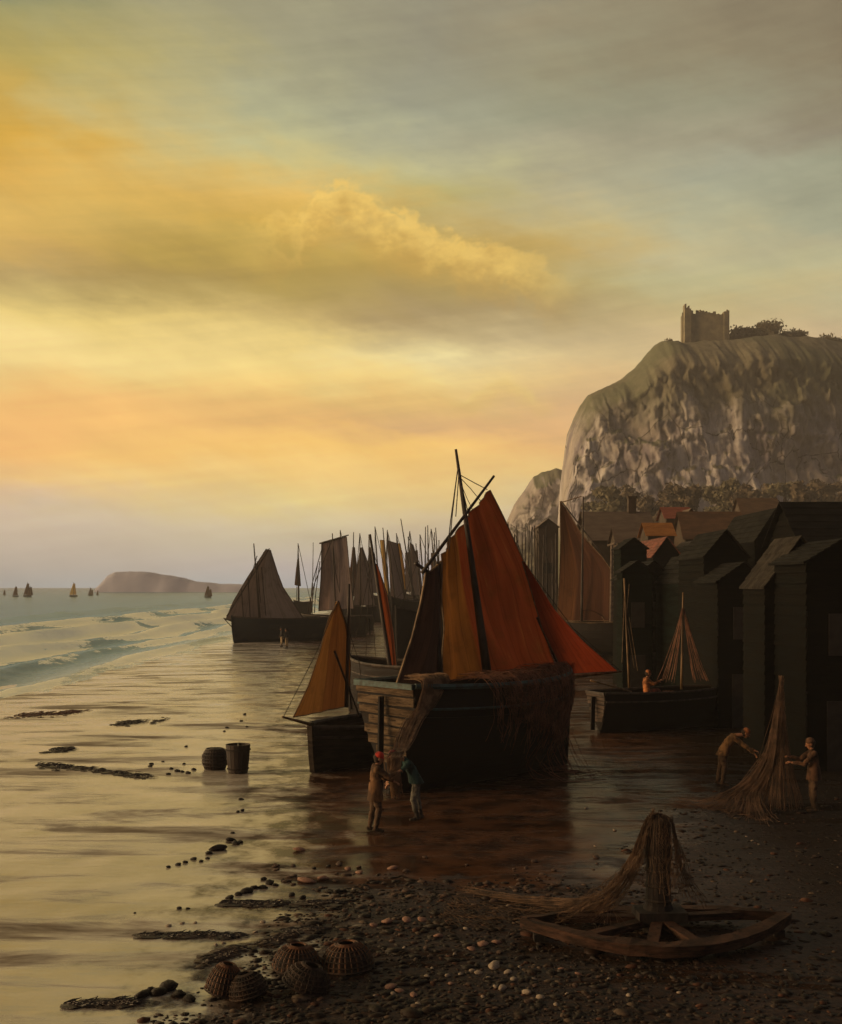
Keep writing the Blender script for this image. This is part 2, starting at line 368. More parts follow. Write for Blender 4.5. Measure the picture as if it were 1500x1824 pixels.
for q in (dif, gl): b.put(q.inputs['Normal'], bp.outputs[0])
b.put(fr.inputs['Normal'], None)
mx = b.n('ShaderNodeMixShader'); b.put(mx.inputs[0], b.m('MULTIPLY', fr.outputs[0], wet))
t.links.new(dif.outputs[0], mx.inputs[1]); t.links.new(gl.outputs[0], mx.inputs[2])
oo = b.n('ShaderNodeOutputMaterial'); t.links.new(mx.outputs[0], oo.inputs[0])
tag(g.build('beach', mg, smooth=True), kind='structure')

# ================================================================== SEA
ys = list(np.geomspace(28, 2500, 430)); 
xsea = np.concatenate([-np.geomspace(2500, 62, 60), np.arange(-61, -13, .32)])
SEA = -.10
def surf(x, yy):
    """breaking swell lines that run along the beach: height, foam"""
    z = 0; fo = 0
    wob = 2.6*noise.noise(Vector((yy*.018, 3.3, 0))) + 1.0*noise.noise(Vector((yy*.07, 8.3, 0)))
    for k, (x0, hgt, wd, slant) in enumerate(((-20.5, .16, 1.1, 0), (-24.5, .26, 1.4, .0), (-30, .42, 1.9, .0), (-37, .62, 2.3, 0.), (-49, .45, 3.2, 0), (-66, .4, 4, 0))):
        c = x0 + wob*(1+.15*k) + 1.2*noise.noise(Vector((yy*.045, k*9.1, 2)))
        d = (x-c)/wd
        amp = hgt*(.55+.75*noise.noise(Vector((yy*.028, k*5.7, 1.1))) + .35)
        amp = max(0.04, amp)
        prof = math.exp(-d*d*1.2) if d < 0 else math.exp(-d*d*3.4)
        z += 1.5*amp*prof
        if k < 5:
            f = math.exp(-((d-.35)/.75)**2)*1.25 if d < .4 else math.exp(-((d-.4)/1.35)**2)
            f *= .30+1.5*noise.noise(Vector((yy*.05, k*3.7, 4))) + .5
            f *= .55 + .9*abs(noise.noise(Vector((x*.9, yy*.25, k)))) + .3
            fo = max(fo, f*(1.1, .8, 1.1, 1.9, .8)[k])
    return z, fo
V = []; FO = []
for yy in ys:
    cell = yy*.01
    for x in xsea:
        z, f = (0, 0)
        if x > -75 and yy < 900: z, f = surf(x, yy)
        z += .05*noise.noise(Vector((x*.35, yy*.12, 0))) + (.05*noise.noise(Vector((x*1.1, yy*.4, 5))) if yy < 200 else 0)
        V.append((x, yy, SEA+z)); FO.append(max(0, min(1, f*1.15 + .55*max(0, z-.42))))
nc = len(xsea); nr = len(ys)
me = bpy.data.meshes.new('sea'); me.from_pydata(V, [], [(i*nc+j, i*nc+j+1, (i+1)*nc+j+1, (i+1)*nc+j) for i in range(nr-1) for j in range(nc-1)])
at = me.attributes.new('foam', 'FLOAT', 'POINT'); at.data.foreach_set('value', FO)
me.polygons.foreach_set('use_smooth', [True]*len(me.polygons))
ms = bpy.data.materials.new('sea_water'); ms.use_nodes = True; t = ms.node_tree; t.nodes.clear(); b = NB(t)
pos = b.n('ShaderNodeNewGeometry').outputs['Position']; X, Y, Z = b.sep(pos)
fa = b.n('ShaderNodeAttribute', attribute_name='foam').outputs['Fac']
fn = b.noise(b.vmul(pos, (1.6,.5,0)), 1., 6, .7)
swash = b.m('MULTIPLY', b.mr(b.noise(b.vmul(pos, (.28,.035,0)), 1., 7, .7), .51, .56), b.mr(b.m('ABSOLUTE', b.m('ADD', X, 34.)), 17., 7., 0, .10))
foam = b.mr(b.m('ADD', b.m('ADD', fa, swash), b.m('MULTIPLY', b.m('SUBTRACT', fn, .5), 1.5)), .58, .86)
band = b.noise(b.vmul(pos, (.05,.008,0)), 1., 4, .6)
wc = b.mix(b.mr(band, .4, .6), (.06,.20,.32), (.10,.30,.40))
wc = b.mix(b.mr(X, -26, -18), wc, (.36,.42,.40))
dfs = b.n('ShaderNodeBsdfDiffuse'); b.put(dfs.inputs[0], b.mix(foam, wc, (.95,.95,.92)))
gls = b.n('ShaderNodeBsdfGlossy'); b.put(gls.inputs[0], b.mix(foam, b.mix(b.mr(X, -25, -17), (.58,.74,1.), (.86,.93,1.)), (1.,1.,1.)))
b.put(gls.inputs['Roughness'], b.mr(foam, 0, 1, .15, .42))
frs = b.n('ShaderNodeFresnel'); frs.inputs[0].default_value = 1.6
bp = b.n('ShaderNodeBump'); bp.inputs['Strength'].default_value = .75; bp.inputs['Distance'].default_value = .35
b.put(bp.inputs['Height'], b.m('ADD', b.noise(b.vmul(pos, (.9,.30,0)), 1., 7, .66), b.m('MULTIPLY', b.noise(b.vmul(pos, (3.5,1.1,0)), 1., 5, .6), .25)))
for q in (dfs, gls): b.put(q.inputs['Normal'], bp.outputs[0])
mxs = b.n('ShaderNodeMixShader'); b.put(mxs.inputs[0], b.mix(foam, b.m('MULTIPLY', frs.outputs[0], b.mr(X, -30, -18, .60, .92)), (.95,.95,.95)))
t.links.new(dfs.outputs[0], mxs.inputs[1]); t.links.new(gls.outputs[0], mxs.inputs[2])
oo = b.n('ShaderNodeOutputMaterial'); t.links.new(mxs.outputs[0], oo.inputs[0])
me.materials.append(ms)
o = bpy.data.objects.new('sea', me); C.objects.link(o); tag(o, kind='structure')

# ================================================================== CLIFF, SPUR, HEADLAND
mc = bpy.data.materials.new('sandstone_cliff'); mc.use_nodes = True; t = mc.node_tree; t.nodes.clear(); b = NB(t)
geo = b.n('ShaderNodeNewGeometry'); pos = geo.outputs['Position']; X, Y, Z = b.sep(pos); NX, NY, NZ = b.sep(geo.outputs['Normal'])
vert = b.noise(b.vmul(pos, (.14,.1,.045)), 1., 7, .65, .6); fin = b.noise(b.vmul(pos, (.45,.3,.12)), 1., 6, .7)
bigs = b.noise(b.vmul(pos, (.035,.03,.03)), 1., 4, .5)
rock = b.mix(b.mr(vert, .38, .62), (.60,.57,.54), (.38,.355,.385))  # rock tones, paled and greyed to carry some distance haze in the colour
rock = b.mix(b.mr(fin, .5, .68, 0, .75), rock, (.20,.17,.20))
rock = b.mix(b.mr(fin, .42, .28, 0, .8), rock, (.85,.76,.62))
rock = b.mix(b.mr(bigs, .45, .6, 0, .5), rock, (.34,.28,.21))
rock = b.mix(b.mr(b.noise(b.vmul(pos, (.11,.08,.045)), 1., 5, .6), .52, .66, 0, .75), rock, (.19,.165,.21))
vor = b.n('ShaderNodeTexVoronoi', feature='DISTANCE_TO_EDGE'); b.put(vor.inputs['Vector'], b.vmul(pos, (.05,.04,.035))); vor.inputs['Scale'].default_value = 1.
wv2 = b.m('ADD', vor.outputs['Distance'], b.m('MULTIPLY', b.m('SUBTRACT', fin, .5), .05))
rock = b.mix(b.mr(wv2, .012, .003, 0, .8), rock, (.06,.045,.03))
veg = b.mix(b.mr(fin, .35, .65), (.26,.235,.165), (.17,.16,.11))
veg = b.mix(b.mr(bigs, .4, .6, 0, .7), veg, (.13,.15,.09))
hgt = b.m('ADD', Z, b.m('MULTIPLY', b.m('SUBTRACT', vert, .5), 34.))
vm = b.m('MAXIMUM', b.mr(hgt, 54, 74), b.m('MAXIMUM', b.mr(NZ, .55, .8), b.mr(b.m('ADD', Z, b.m('MULTIPLY', b.m('SUBTRACT', fin, .5), 16.)), 29, 21)))
colr = b.mix(vm, rock, veg)
p = b.n('ShaderNodeBsdfPrincipled'); b.put(p.inputs['Base Color'], colr); p.inputs['Roughness'].default_value = .95; p.inputs['Specular IOR Level'].default_value = .1
bp = b.n('ShaderNodeBump'); bp.inputs['Strength'].default_value = .4; bp.inputs['Distance'].default_value = 1.0
b.put(bp.inputs['Height'], b.m('ADD', fin, vert)); b.put(p.inputs['Normal'], bp.outputs[0])
oo = b.n('ShaderNodeOutputMaterial'); t.links.new(p.outputs[0], oo.inputs[0])

def ridge(name, tops, Yf, Yb, face_amp, m, ncol=300, foot=.22, steep=.86):
    """a cliffed hill: silhouette heights known along x, foot line at Yf, brow at Yb"""
    pxs = [q[0] for q in tops]; pys = [q[1] for q in tops]
    xa = (pxs[0]-750)/F*Yb; xb = (pxs[-1]-750)/F*Yb
    prof = [(0,-.02),(.1,.03),(.25,.10),(.42,.17),(.55,.23)]
    prof += [(.55+.20*i/60, .23+(.86-.23)*i/60) for i in range(1, 61)]
    prof += [(.80,.90),(.86,.94),(.93,.98),(1.0,1.0),(1.15,1.0),(1.6,.97),(2.6,.9),(4,.0)]
    rows = []
    for i in range(ncol+1):
        x = xa+(xb-xa)*i/ncol; px = 750+x/Yb*F
        top = H+(HOR-lerpl(pxs, pys, px))/F*Yb
        yf = Yf + 14*math.sin(x*.035+1) ; r = []
        for (a, zf) in prof:
            z = zf*top; yy = yf+(Yb-yf)*a
            k = min(1, a/.3)*max(.06 if a < 1.2 else 0, min(1, (.93-a)/.24))
            nb = fbm(x*.035, z*.028, 3.1, 5); nb2 = fbm(x*.14, z*.13, 9.1, 5); ns = abs(noise.noise(Vector((x*.055, z*.03, 7))))
            wx = x+3*nb; wz = z+5*nb2
            yy += face_amp*k*(nb*.9 + nb2*.42 + ns*.6) + k*face_amp*(.34*noise.cell(Vector((wx*.085, wz*.09, 3))) + .22*noise.cell(Vector((wx*.21+4, wz*.24, 8))) + .12*noise.cell(Vector((wx*.5, wz*.6, 1))))
            xx = (x + 1.6*k*nb2)*(max(1, yy/Yb))
            if a >= .8: z += .9*fbm(x*.12, yy*.12, 2, 4)*min(1, top/40)
            r.append((xx, yy, z))
        rows.append(r)
    q = MB(); q.grid(rows); return q.build(name, m, smooth=True)
main_top = [(984,1045),(992,960),(997,870),(1001,838),(1004,812),(1010,775),(1022,745),(1034,722),(1046,705),(1075,689),(1105,675),(1130,655),(1150,634),(1165,618),(1180,607),(1200,605),(1214,610),(1290,606),(1330,600),(1400,598),(1500,607),(1600,640),(1900,700)]
tag(ridge('cliff', main_top, 330, 430, 6.0, mc, 420), kind='structure')
spur_top = [(868,1046),(885,985),(900,935),(915,900),(935,872),(950,850),(965,840),(990,834),(1010,838),(1060,860)]
M_spur = mat('green_spur', (.20,.19,.10), (.13,.15,.10), .95, .05, (1,1,1), .4, .2, coord='Object')
tag(ridge('cliff_spur', spur_top, 470, 540, 5.0, mc, 110), kind='structure')
hd_top = [(176,1044),(184,1032),(192,1022),(205,1015),(230,1012),(262,1014),(275,1018),(300,1022),(320,1026),(338,1033),(380,1038),(430,1041),(470,1044)]
M_head = mat('far_headland_haze_tint', (.74,.76,.95), (.64,.66,.85), .95, .05, (1,1,1))  # pale blue of the distance haze painted into the land's colour
def headland():
    pxs = [q[0] for q in hd_top]; pys = [q[1] for q in hd_top]; rows = []; Yb = 960
    for i in range(121):
        px = 176+(470-176)*i/120; x = (px-750)/F*Yb; top = H+.84*(HOR-lerpl(pxs, pys, px))/F*Yb
        top += .8*fbm(x*.05, 2.2, 0, 4)
        rows.append([(x, Yb+dy+3*noise.noise(Vector((x*.06, zf, 0))), max(-.5, top*zf)) for dy, zf in ((-16,-.1),(-12,.35),(-8,.75),(0,1),(25,.98),(60,.6),(90,-.1))])
    q = MB(); q.grid(rows); return q.build('headland', M_head, smooth=True)
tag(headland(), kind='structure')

# ------------------------------------------------------------------ ruined castle on the cliff
M_ruin = mat('castle_masonry', (.26,.22,.13), (.15,.135,.09), .95, .4, (1,1,1), .8, 1.2)
def ragged_wall(mb, a, b, z0, zt, th, n, seed, rag=1.4):
    a, b = Vector(a), Vector(b); d = (b-a).normalized(); nrm = Vector((-d.y, d.x, 0))*th/2; L = (b-a).length
    rs = random.Random(seed)
    for i in range(n):
        f0, f1 = i/n, (i+1)/n; p0, p1 = a.lerp(b, f0), a.lerp(b, f1)
        h = (zt[0]*(1-f0)+zt[1]*f0) + rs.uniform(-rag, .2)*rs.random() + (-.7 if i % 2 else 0)
        vs = []
        for q in (p0-nrm, p1-nrm, p1+nrm, p0+nrm):
            vs.append((q.x, q.y, z0))
        for q in (p0-nrm, p1-nrm, p1+nrm, p0+nrm):
            vs.append((q.x, q.y, h+rs.uniform(-.25, .25)))
        mb.add(vs, [(0,1,5,4),(1,2,6,5),(2,3,7,6),(3,0,4,7),(4,5,6,7)])
Yc = 436
def cx(px): return (px-750)/F*Yc
def cz(py): return H+(HOR-py)/F*Yc
cs = thing('castle_ruin', 'ruined grey castle with broken battlements on top of the cliff', 'castle', (cx(1250), Yc, cz(612)))
q = MB(); ragged_wall(q, (cx(1215),Yc-4,0), (cx(1288),Yc-6,0), cz(620), (cz(557),cz(564)), 1.6, 15, 3, 1.8)
q.build('curtain_wall', M_ruin, cs)
q = MB(); ragged_wall(q, (cx(1215),Yc-4,0), (cx(1226),Yc+9,0), cz(620), (cz(556),cz(556)), 1.6, 7, 8)
q.build('side_wall', M_ruin, cs)
q = MB(); ragged_wall(q, (cx(1288),Yc-6,0), (cx(1292),Yc+10,0), cz(620), (cz(560),cz(562)), 1.6, 7, 9)
q.build('side_wall', M_ruin, cs)
q = MB(); ragged_wall(q, (cx(1213),Yc-5,0), (cx(1224),Yc-5,0), cz(622), (cz(548),cz(555)), 3.2, 4, 31, 1.4); q.build('corner_tower', M_ruin, cs)
q = MB(); ragged_wall(q, (cx(1281),Yc-6,0), (cx(1290),Yc-6,0), cz(622), (cz(562),cz(557)), 3.0, 4, 33, 1.4); q.build('corner_tower', M_ruin, cs)
q = MB(); ragged_wall(q, (cx(1240),Yc+1,0), (cx(1274),Yc+2,0), cz(620), (cz(551),cz(557)), 3.0, 12, 21, 2.6); q.build('keep_wall', M_ruin, cs)

# ------------------------------------------------------------------ trees and bushes
M_leaf = mat('dusky_foliage', (.20,.155,.10), (.13,.10,.065), .95, .6, (1,1,1), trans=.15)
M_leafg = mat('grey_green_foliage', (.21,.18,.11), (.14,.125,.075), .95, .6, (1,1,1), trans=.15)
M_bark = mat('bark', (.05,.035,.025), (.03,.02,.015), .95, 3)
def tree(name, loc, h, wd, label, cat, m, seed, nleaf=700, trunk=True, group=None, ls=.5):
    rs = random.Random(seed); loc = Vector(loc); r = thing(name, label, cat, loc, group)
    if trunk:
        q = MB(); q.tube([loc, loc+Vector((.1*wd*rs.uniform(-1,1),0,h*.35)), loc+Vector((0,0,h*.75))], [h*.035, h*.024, h*.01], 6)
        for k in range(5):
            a = rs.uniform(0, 6.28); s0 = loc+Vector((0,0,h*rs.uniform(.25,.5))); e = s0+Vector((math.cos(a)*wd*.35, math.sin(a)*wd*.35, h*.25))
            q.tube([s0, s0.lerp(e,.5)+Vector((0,0,.05*h)), e], [h*.014, h*.01, h*.005], 5)
        q.build('trunk', M_bark, r)
    q = MB(); cl = []
    for k in range(11):
        a = rs.uniform(0, 6.28); rr = math.sqrt(rs.random())*.42
        cl.append((Vector((math.cos(a)*rr*wd, math.sin(a)*rr*wd, h*(rs.uniform(.3,.85) if trunk else rs.uniform(.05,.62)*(1-1.6*rr))*(1-.5*rr))), rs.uniform(.13,.24)*wd*(1 if trunk else 1.15)))
    for i in range(nleaf):
        c, cr = rs.choice(cl); d = Vector((rs.gauss(0,1), rs.gauss(0,1), rs.gauss(0,1))).normalized()
        p = loc + c + Vector((d.x*cr, d.y*cr, d.z*cr*.75))*rs.uniform(.6,1.08)
        if p.z < loc.z: continue
        s_ = ls*rs.uniform(.5,1.2); u = Vector((rs.gauss(0,1), rs.gauss(0,1), rs.gauss(0,1))).normalized(); v = u.cross(d)
        if v.length < .1: continue
        v.normalize(); q.add([p-u*s_, p+v*s_*.6, p+u*s_, p-v*s_*.6], [(0,1,2,3)])
    for c, cr in cl: q.ico(loc+c, cr*.62, 1, .3, (1,1,.75), seed)
    q.build('crown' if trunk else 'foliage', m, r)
    return r
bushes = [(1306,601,60,26,'low round bush on the cliff top just right of the castle'),(1326,597,46,30,'second round bush right of the castle on the cliff top'),
          (1358,592,80,40,'biggest domed thicket on the cliff top right of the castle'),(1384,596,64,30,'thicket sloping off right of the biggest domed one on the cliff top'),
          (1425,604,70,24,'low hedge of scrub along the cliff top near the right edge'),(1470,610,70,22,'last scrub on the cliff top at the right edge'),(1190,613,40,18,'small bush on the cliff shoulder left of the castle')]
for i, (px, py, wpx, hpx, lb) in enumerate(bushes):
    sc = Yc/F; tree('bush', (cx(px), Yc+3, cz(py+8)), hpx*sc*1.7, wpx*sc*1.15, lb, 'bush', M_leafg, 40+i, 1500, False, 'bushes along the cliff top', .6)
def hillz(x, yy):
    e = max(0, min(1, (750+x/yy*F-985)/90))
    return lerpl([150,180,215,250,290,340,400], [-.5,4,11,17,21,23,24], yy)*e*e*(3-2*e) - .5*(1-e) + .8*fbm(x*.06, yy*.06)*e
tl = [(1085,925,66,58),(1120,925,70,60),(1160,922,60,48),(1062,930,40,40),(1196,922,62,50),(1240,920,64,50),(1282,918,66,52),(1325,912,60,46),(1362,905,62,48),(1400,905,64,48),(1440,905,66,52),(1480,905,66,56),(1300,905,50,50),(1218,915,50,56),(1460,895,50,40)]
for i, (px, py, wpx, hpx) in enumerate(tl):
    Yt = 250+ (i*37 % 60); sc = Yt/F; p0 = P(px, py, Yt); zt = p0.z+hpx*sc*1.25; p0.z = hillz(p0.x, Yt)-.4
    pos_words = ['leftmost but one, rounded','above the brown roof','between two rounded trees','small leftmost','above the red roof','above the ochre cottage','above the long brown roof','beyond the dark ridge','above the dark net hut','narrow','broad','rightmost','taller','pale','upper right'][i]
    tree('tree', p0, zt-p0.z, wpx*sc*1.15, '%s from left of the brown trees under the cliff, %s' % ( ['2nd','3rd','4th','1st','5th','7th','8th','10th','11th','12th','13th','15th','9th','6th','14th'][i], pos_words), 'tree', M_leaf if i % 3 else M_leafg, 70+i, 1300, True, 'trees under the cliff', .75)
# the slope that carries them
q = MB(); q.grid([[(x, yy, hillz(x, yy)) for x in np.linspace(14, 200, 100)] for yy in np.linspace(148, 380, 40)])
tag(q.build('hillside', mat('scrub_slope', (.15,.12,.08), (.10,.085,.06), .95, .2), smooth=True), kind='structure')

# ================================================================== HUTS AND HOUSES
M_brownwall = mat('brown_rendered_wall', (.075,.05,.03), (.05,.035,.022), .9, .8)
M_brownroof = mat('brown_tiled_roof', (.15,.105,.07), (.11,.075,.05), .9, .8, (1,1,4))
M_orange = mat('ochre_tiled_roof', (.42,.16,.022), (.30,.11,.016), .85, 1.2, (1,1,4))
M_red = mat('red_tiled_roof', (.30,.085,.04), (.22,.06,.03), .85, 1.2, (1,1,4))
M_dred = mat('dark_red_board_roof', (.20,.05,.024), (.08,.025,.014), .85, 1.2, (1,1,4))
M_drrf = mat('dark_maroon_roof', (.016,.006,.005), (.008,.005,.0045), .95, 1.2, (1,1,4))
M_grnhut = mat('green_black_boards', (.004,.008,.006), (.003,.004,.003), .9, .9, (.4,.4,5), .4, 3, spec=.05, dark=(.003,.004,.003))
M_paler = mat('worn_brown_board_roof', (.04,.033,.026), (.018,.015,.013), .9, 1.0, (.5,3,3), .5, spec=.1, dark=(.010,.009,.008))
M_glass = mat('dark_window_glass', (.02,.02,.02), (.03,.028,.025), .2, 3)
def hut(label, x, yy, w_, dep, ze, zr, axis='Y', wall=None, roof=None, cat='hut', door=True, name='net_hut', group='tarred net huts', boards=True, chimney=False, windows=0, z0=0.0):
    """gabled building; axis Y: gable faces the sea path (camera), axis X: roof slope faces it"""
    wall = wall or M_hut; roof = roof or M_hutr
    r = thing(name, label, cat, (x, yy, z0), group)
    def T(a, bb, z):    # a across gable, bb along ridge
        return Vector((x+a, yy+bb, z)) if axis == 'Y' else Vector((x+bb, yy+a, z))
    hw = w_/2
    lo_, hi_ = (0, dep) if axis == 'Y' else (-dep/2, dep/2)
    q = MB()
    if boards:
        st = .30; n = int((ze-z0)/st)
        for sgn in (-1, 1):          # lapped side boards
            rows = []
            for i in range(n+1):
                za = z0+(ze-z0)*i/n
                rows.append([T(sgn*(hw+.045), lo_, za), T(sgn*(hw+.045), hi_, za)])
                if i < n: rows.append([T(sgn*hw, lo_, za+(ze-z0)/n-.001), T(sgn*hw, hi_, za+(ze-z0)/n-.001)])
            q.grid(rows)
        n2 = int((zr-z0)/st)
        for bb in (lo_, hi_):
            o_ = -.045 if bb == lo_ else .045
            rows = []
            def hh(z): return hw if z <= ze else max(.001, hw*(zr-z)/(zr-ze))
            for i in range(n2+1):
                za = z0+(zr-z0)*i/n2
                rows.append([T(-hh(za), bb+o_, za), T(hh(za), bb+o_, za)])
                if i < n2:
                    zb = z0+(zr-z0)*(i+1)/n2-.001
                    rows.append([T(-hh(zb), bb, zb), T(hh(zb), bb, zb)])
            q.grid(rows)
    else:
        vs = [T(a, bb, z) for bb in (lo_, hi_) for a, z in ((-hw, z0), (hw, z0), (hw, ze), (0, zr), (-hw, ze))]
        q.add(vs, [(0,1,2,3,4),(9,8,7,6,5),(1,6,7,2),(0,4,9,5)])
    q.build('wall', wall, r)
    q = MB(); ov = .12+.03*w_; th = .07
    sl = Vector((hw, zr-ze)).normalized()
    for sgn in (-1, 1):
        e0 = hw+ov*sl.x; zed = ze-ov*sl.y
        nb = 6 if boards else 1
        for i in range(nb):          # overlapping roof boards
            f0, f1 = i/nb, (i+1)/nb
            a0, z_0 = sgn*e0*(1-f0), zed*(1-f0)+zr*f0; a1, z_1 = sgn*e0*(1-f1), zed*(1-f1)+zr*f1
            tk = th if boards else th*.6
            vs = [T(a0, lo_-ov, z_0+.02), T(a0, hi_+ov, z_0+.02), T(a1, hi_+ov, z_1+.02), T(a1, lo_-ov, z_1+.02)]
            vs += [T(a0, lo_-ov, z_0+.02+tk), T(a0, hi_+ov, z_0+.02+tk), T(a1, hi_+ov, z_1+.02+tk*.45), T(a1, lo_-ov, z_1+.02+tk*.45)]
            q.add(vs, [(0,1,2,3),(4,7,6,5),(0,4,5,1),(2,6,7,3),(0,3,7,4),(1,5,6,2)])
    rf = q.build('roof', roof, r)
    if chimney:
        q = MB(); q.box(T(.0, hi_*.55, zr+.5), (.7,.7,1.6)); q.box(T(.0, hi_*.55, zr+1.35), (.85,.85,.16)); q.build('chimney', M_brownwall, rf)
    if door and axis == 'Y':
        q = MB(); q.box(T(0, lo_-.075, z0+1.0), (min(.9, w_*.5), .05, 2.0)); dd = q.build('door', M_door, r)
        q = MB(); q.box(T(min(.32, w_*.2), lo_-.115, z0+1.05), (.04,.03,.12)); q.build('handle', M_rope, dd)
        if ze-z0 > 4.5:
            q = MB(); q.box(T(0, lo_-.075, z0+3.9), (min(.8, w_*.45), .05, 1.2)); q.build('hatch', M_door, r)
    for k in range(windows):
        q = MB(); fx = (k+1)/(windows+1)
        p_ = T(-hw-.03, lo_+(hi_-lo_)*fx, (ze*.62+z0*.38)) if axis == 'X' else T(-hw+w_*fx, lo_-.03, ze*.62+z0*.38)
        q.box(p_, (.9,.06,1.1)); q.build('window', M_glass, r)
    return r
def Xp(px, yy): return (px-750)/F*yy
def Zp(py, yy): return H+(HOR-py)/F*yy
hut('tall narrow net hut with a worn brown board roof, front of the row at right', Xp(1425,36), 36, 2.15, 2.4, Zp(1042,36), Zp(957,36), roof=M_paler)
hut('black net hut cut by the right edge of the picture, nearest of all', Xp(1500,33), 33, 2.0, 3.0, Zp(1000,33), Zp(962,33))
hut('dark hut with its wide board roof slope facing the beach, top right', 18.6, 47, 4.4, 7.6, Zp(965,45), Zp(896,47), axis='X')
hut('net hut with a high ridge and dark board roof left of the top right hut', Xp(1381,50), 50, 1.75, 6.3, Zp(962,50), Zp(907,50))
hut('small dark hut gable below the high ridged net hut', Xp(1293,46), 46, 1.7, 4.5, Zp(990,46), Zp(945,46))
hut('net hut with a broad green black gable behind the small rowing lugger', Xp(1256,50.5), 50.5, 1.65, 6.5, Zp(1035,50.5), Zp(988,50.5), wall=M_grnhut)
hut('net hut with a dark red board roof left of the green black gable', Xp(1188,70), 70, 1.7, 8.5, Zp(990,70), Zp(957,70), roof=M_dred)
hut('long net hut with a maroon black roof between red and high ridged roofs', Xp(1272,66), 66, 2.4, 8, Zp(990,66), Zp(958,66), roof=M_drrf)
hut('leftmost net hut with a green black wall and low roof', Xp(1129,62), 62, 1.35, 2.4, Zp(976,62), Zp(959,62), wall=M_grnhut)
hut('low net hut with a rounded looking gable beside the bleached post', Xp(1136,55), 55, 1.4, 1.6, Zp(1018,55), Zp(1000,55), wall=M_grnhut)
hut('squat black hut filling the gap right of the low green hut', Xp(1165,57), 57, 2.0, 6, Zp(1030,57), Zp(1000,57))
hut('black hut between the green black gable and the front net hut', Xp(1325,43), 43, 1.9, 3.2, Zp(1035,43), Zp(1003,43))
hut('large brown house with a long roof under the cliff trees, at left', Xp(1102,104), 106, 9, 5.6, Zp(962,104), Zp(912,106), axis='X', wall=M_brownwall, roof=M_brownroof, cat='house', name='house', group='houses under the cliff', boards=False, chimney=True, windows=2)
hut('cottage with a bright ochre roof amid the brown houses', Xp(1170,92), 92, 3.2, 2.0, Zp(953,90.5), Zp(932,92), axis='X', wall=M_brownwall, roof=M_orange, cat='cottage', name='house', group='houses under the cliff', boards=False)
hut('cottage with a clay red roof behind the ochre roofed one', Xp(1202,112), 112, 3.6, 2.4, Zp(922,110), Zp(904,112), axis='X', wall=M_brownwall, roof=M_red, cat='cottage', name='house', group='houses under the cliff', boards=False)
hut('cottage with a brown orange gable right of the clay red roof', Xp(1231,108), 108, 1.8, 5, Zp(926,108), Zp(906,108), wall=mat('ochre_brown_wall', (.20,.09,.025), (.11,.055,.02), .9, .8), roof=M_brownroof, cat='cottage', name='house', group='houses under the cliff', boards=False, door=False)
hut('long low house with a russet brown roof behind the net huts', Xp(1268,98), 99, 4.4, 5.0, Zp(958,97), Zp(912,99), axis='X', wall=M_brownwall, roof=mat('russet_roof', (.15,.075,.032), (.09,.05,.026), .9, .8, (1,1,4)), cat='house', name='house', group='houses under the cliff', boards=False, windows=2)
hut('upper house with a plain brown roof above the high ridged net hut', Xp(1352,130), 131, 4.2, 4.2, Zp(915,129), Zp(888,131), axis='X', wall=M_brownwall, roof=mat('tan_roof', (.15,.085,.04), (.10,.06,.032), .9, .8, (1,1,4)), cat='house', name='house', group='houses under the cliff', boards=False)
hut('narrow brown house among the masts left of the brown sail', Xp(977,122), 122, 2.1, 5, Zp(938,122), Zp(924,122), wall=M_brownwall, roof=M_brownroof, cat='house', name='house', group='houses under the cliff', boards=False, door=False, windows=1)
hut('brown house left of the ochre roof, half hidden by the leftmost net hut', Xp(1128,96), 96, 3.6, 3.2, Zp(965,94), Zp(940,96), axis='X', wall=M_brownwall, roof=M_brownroof, cat='house', name='house', group='houses under the cliff', boards=False)

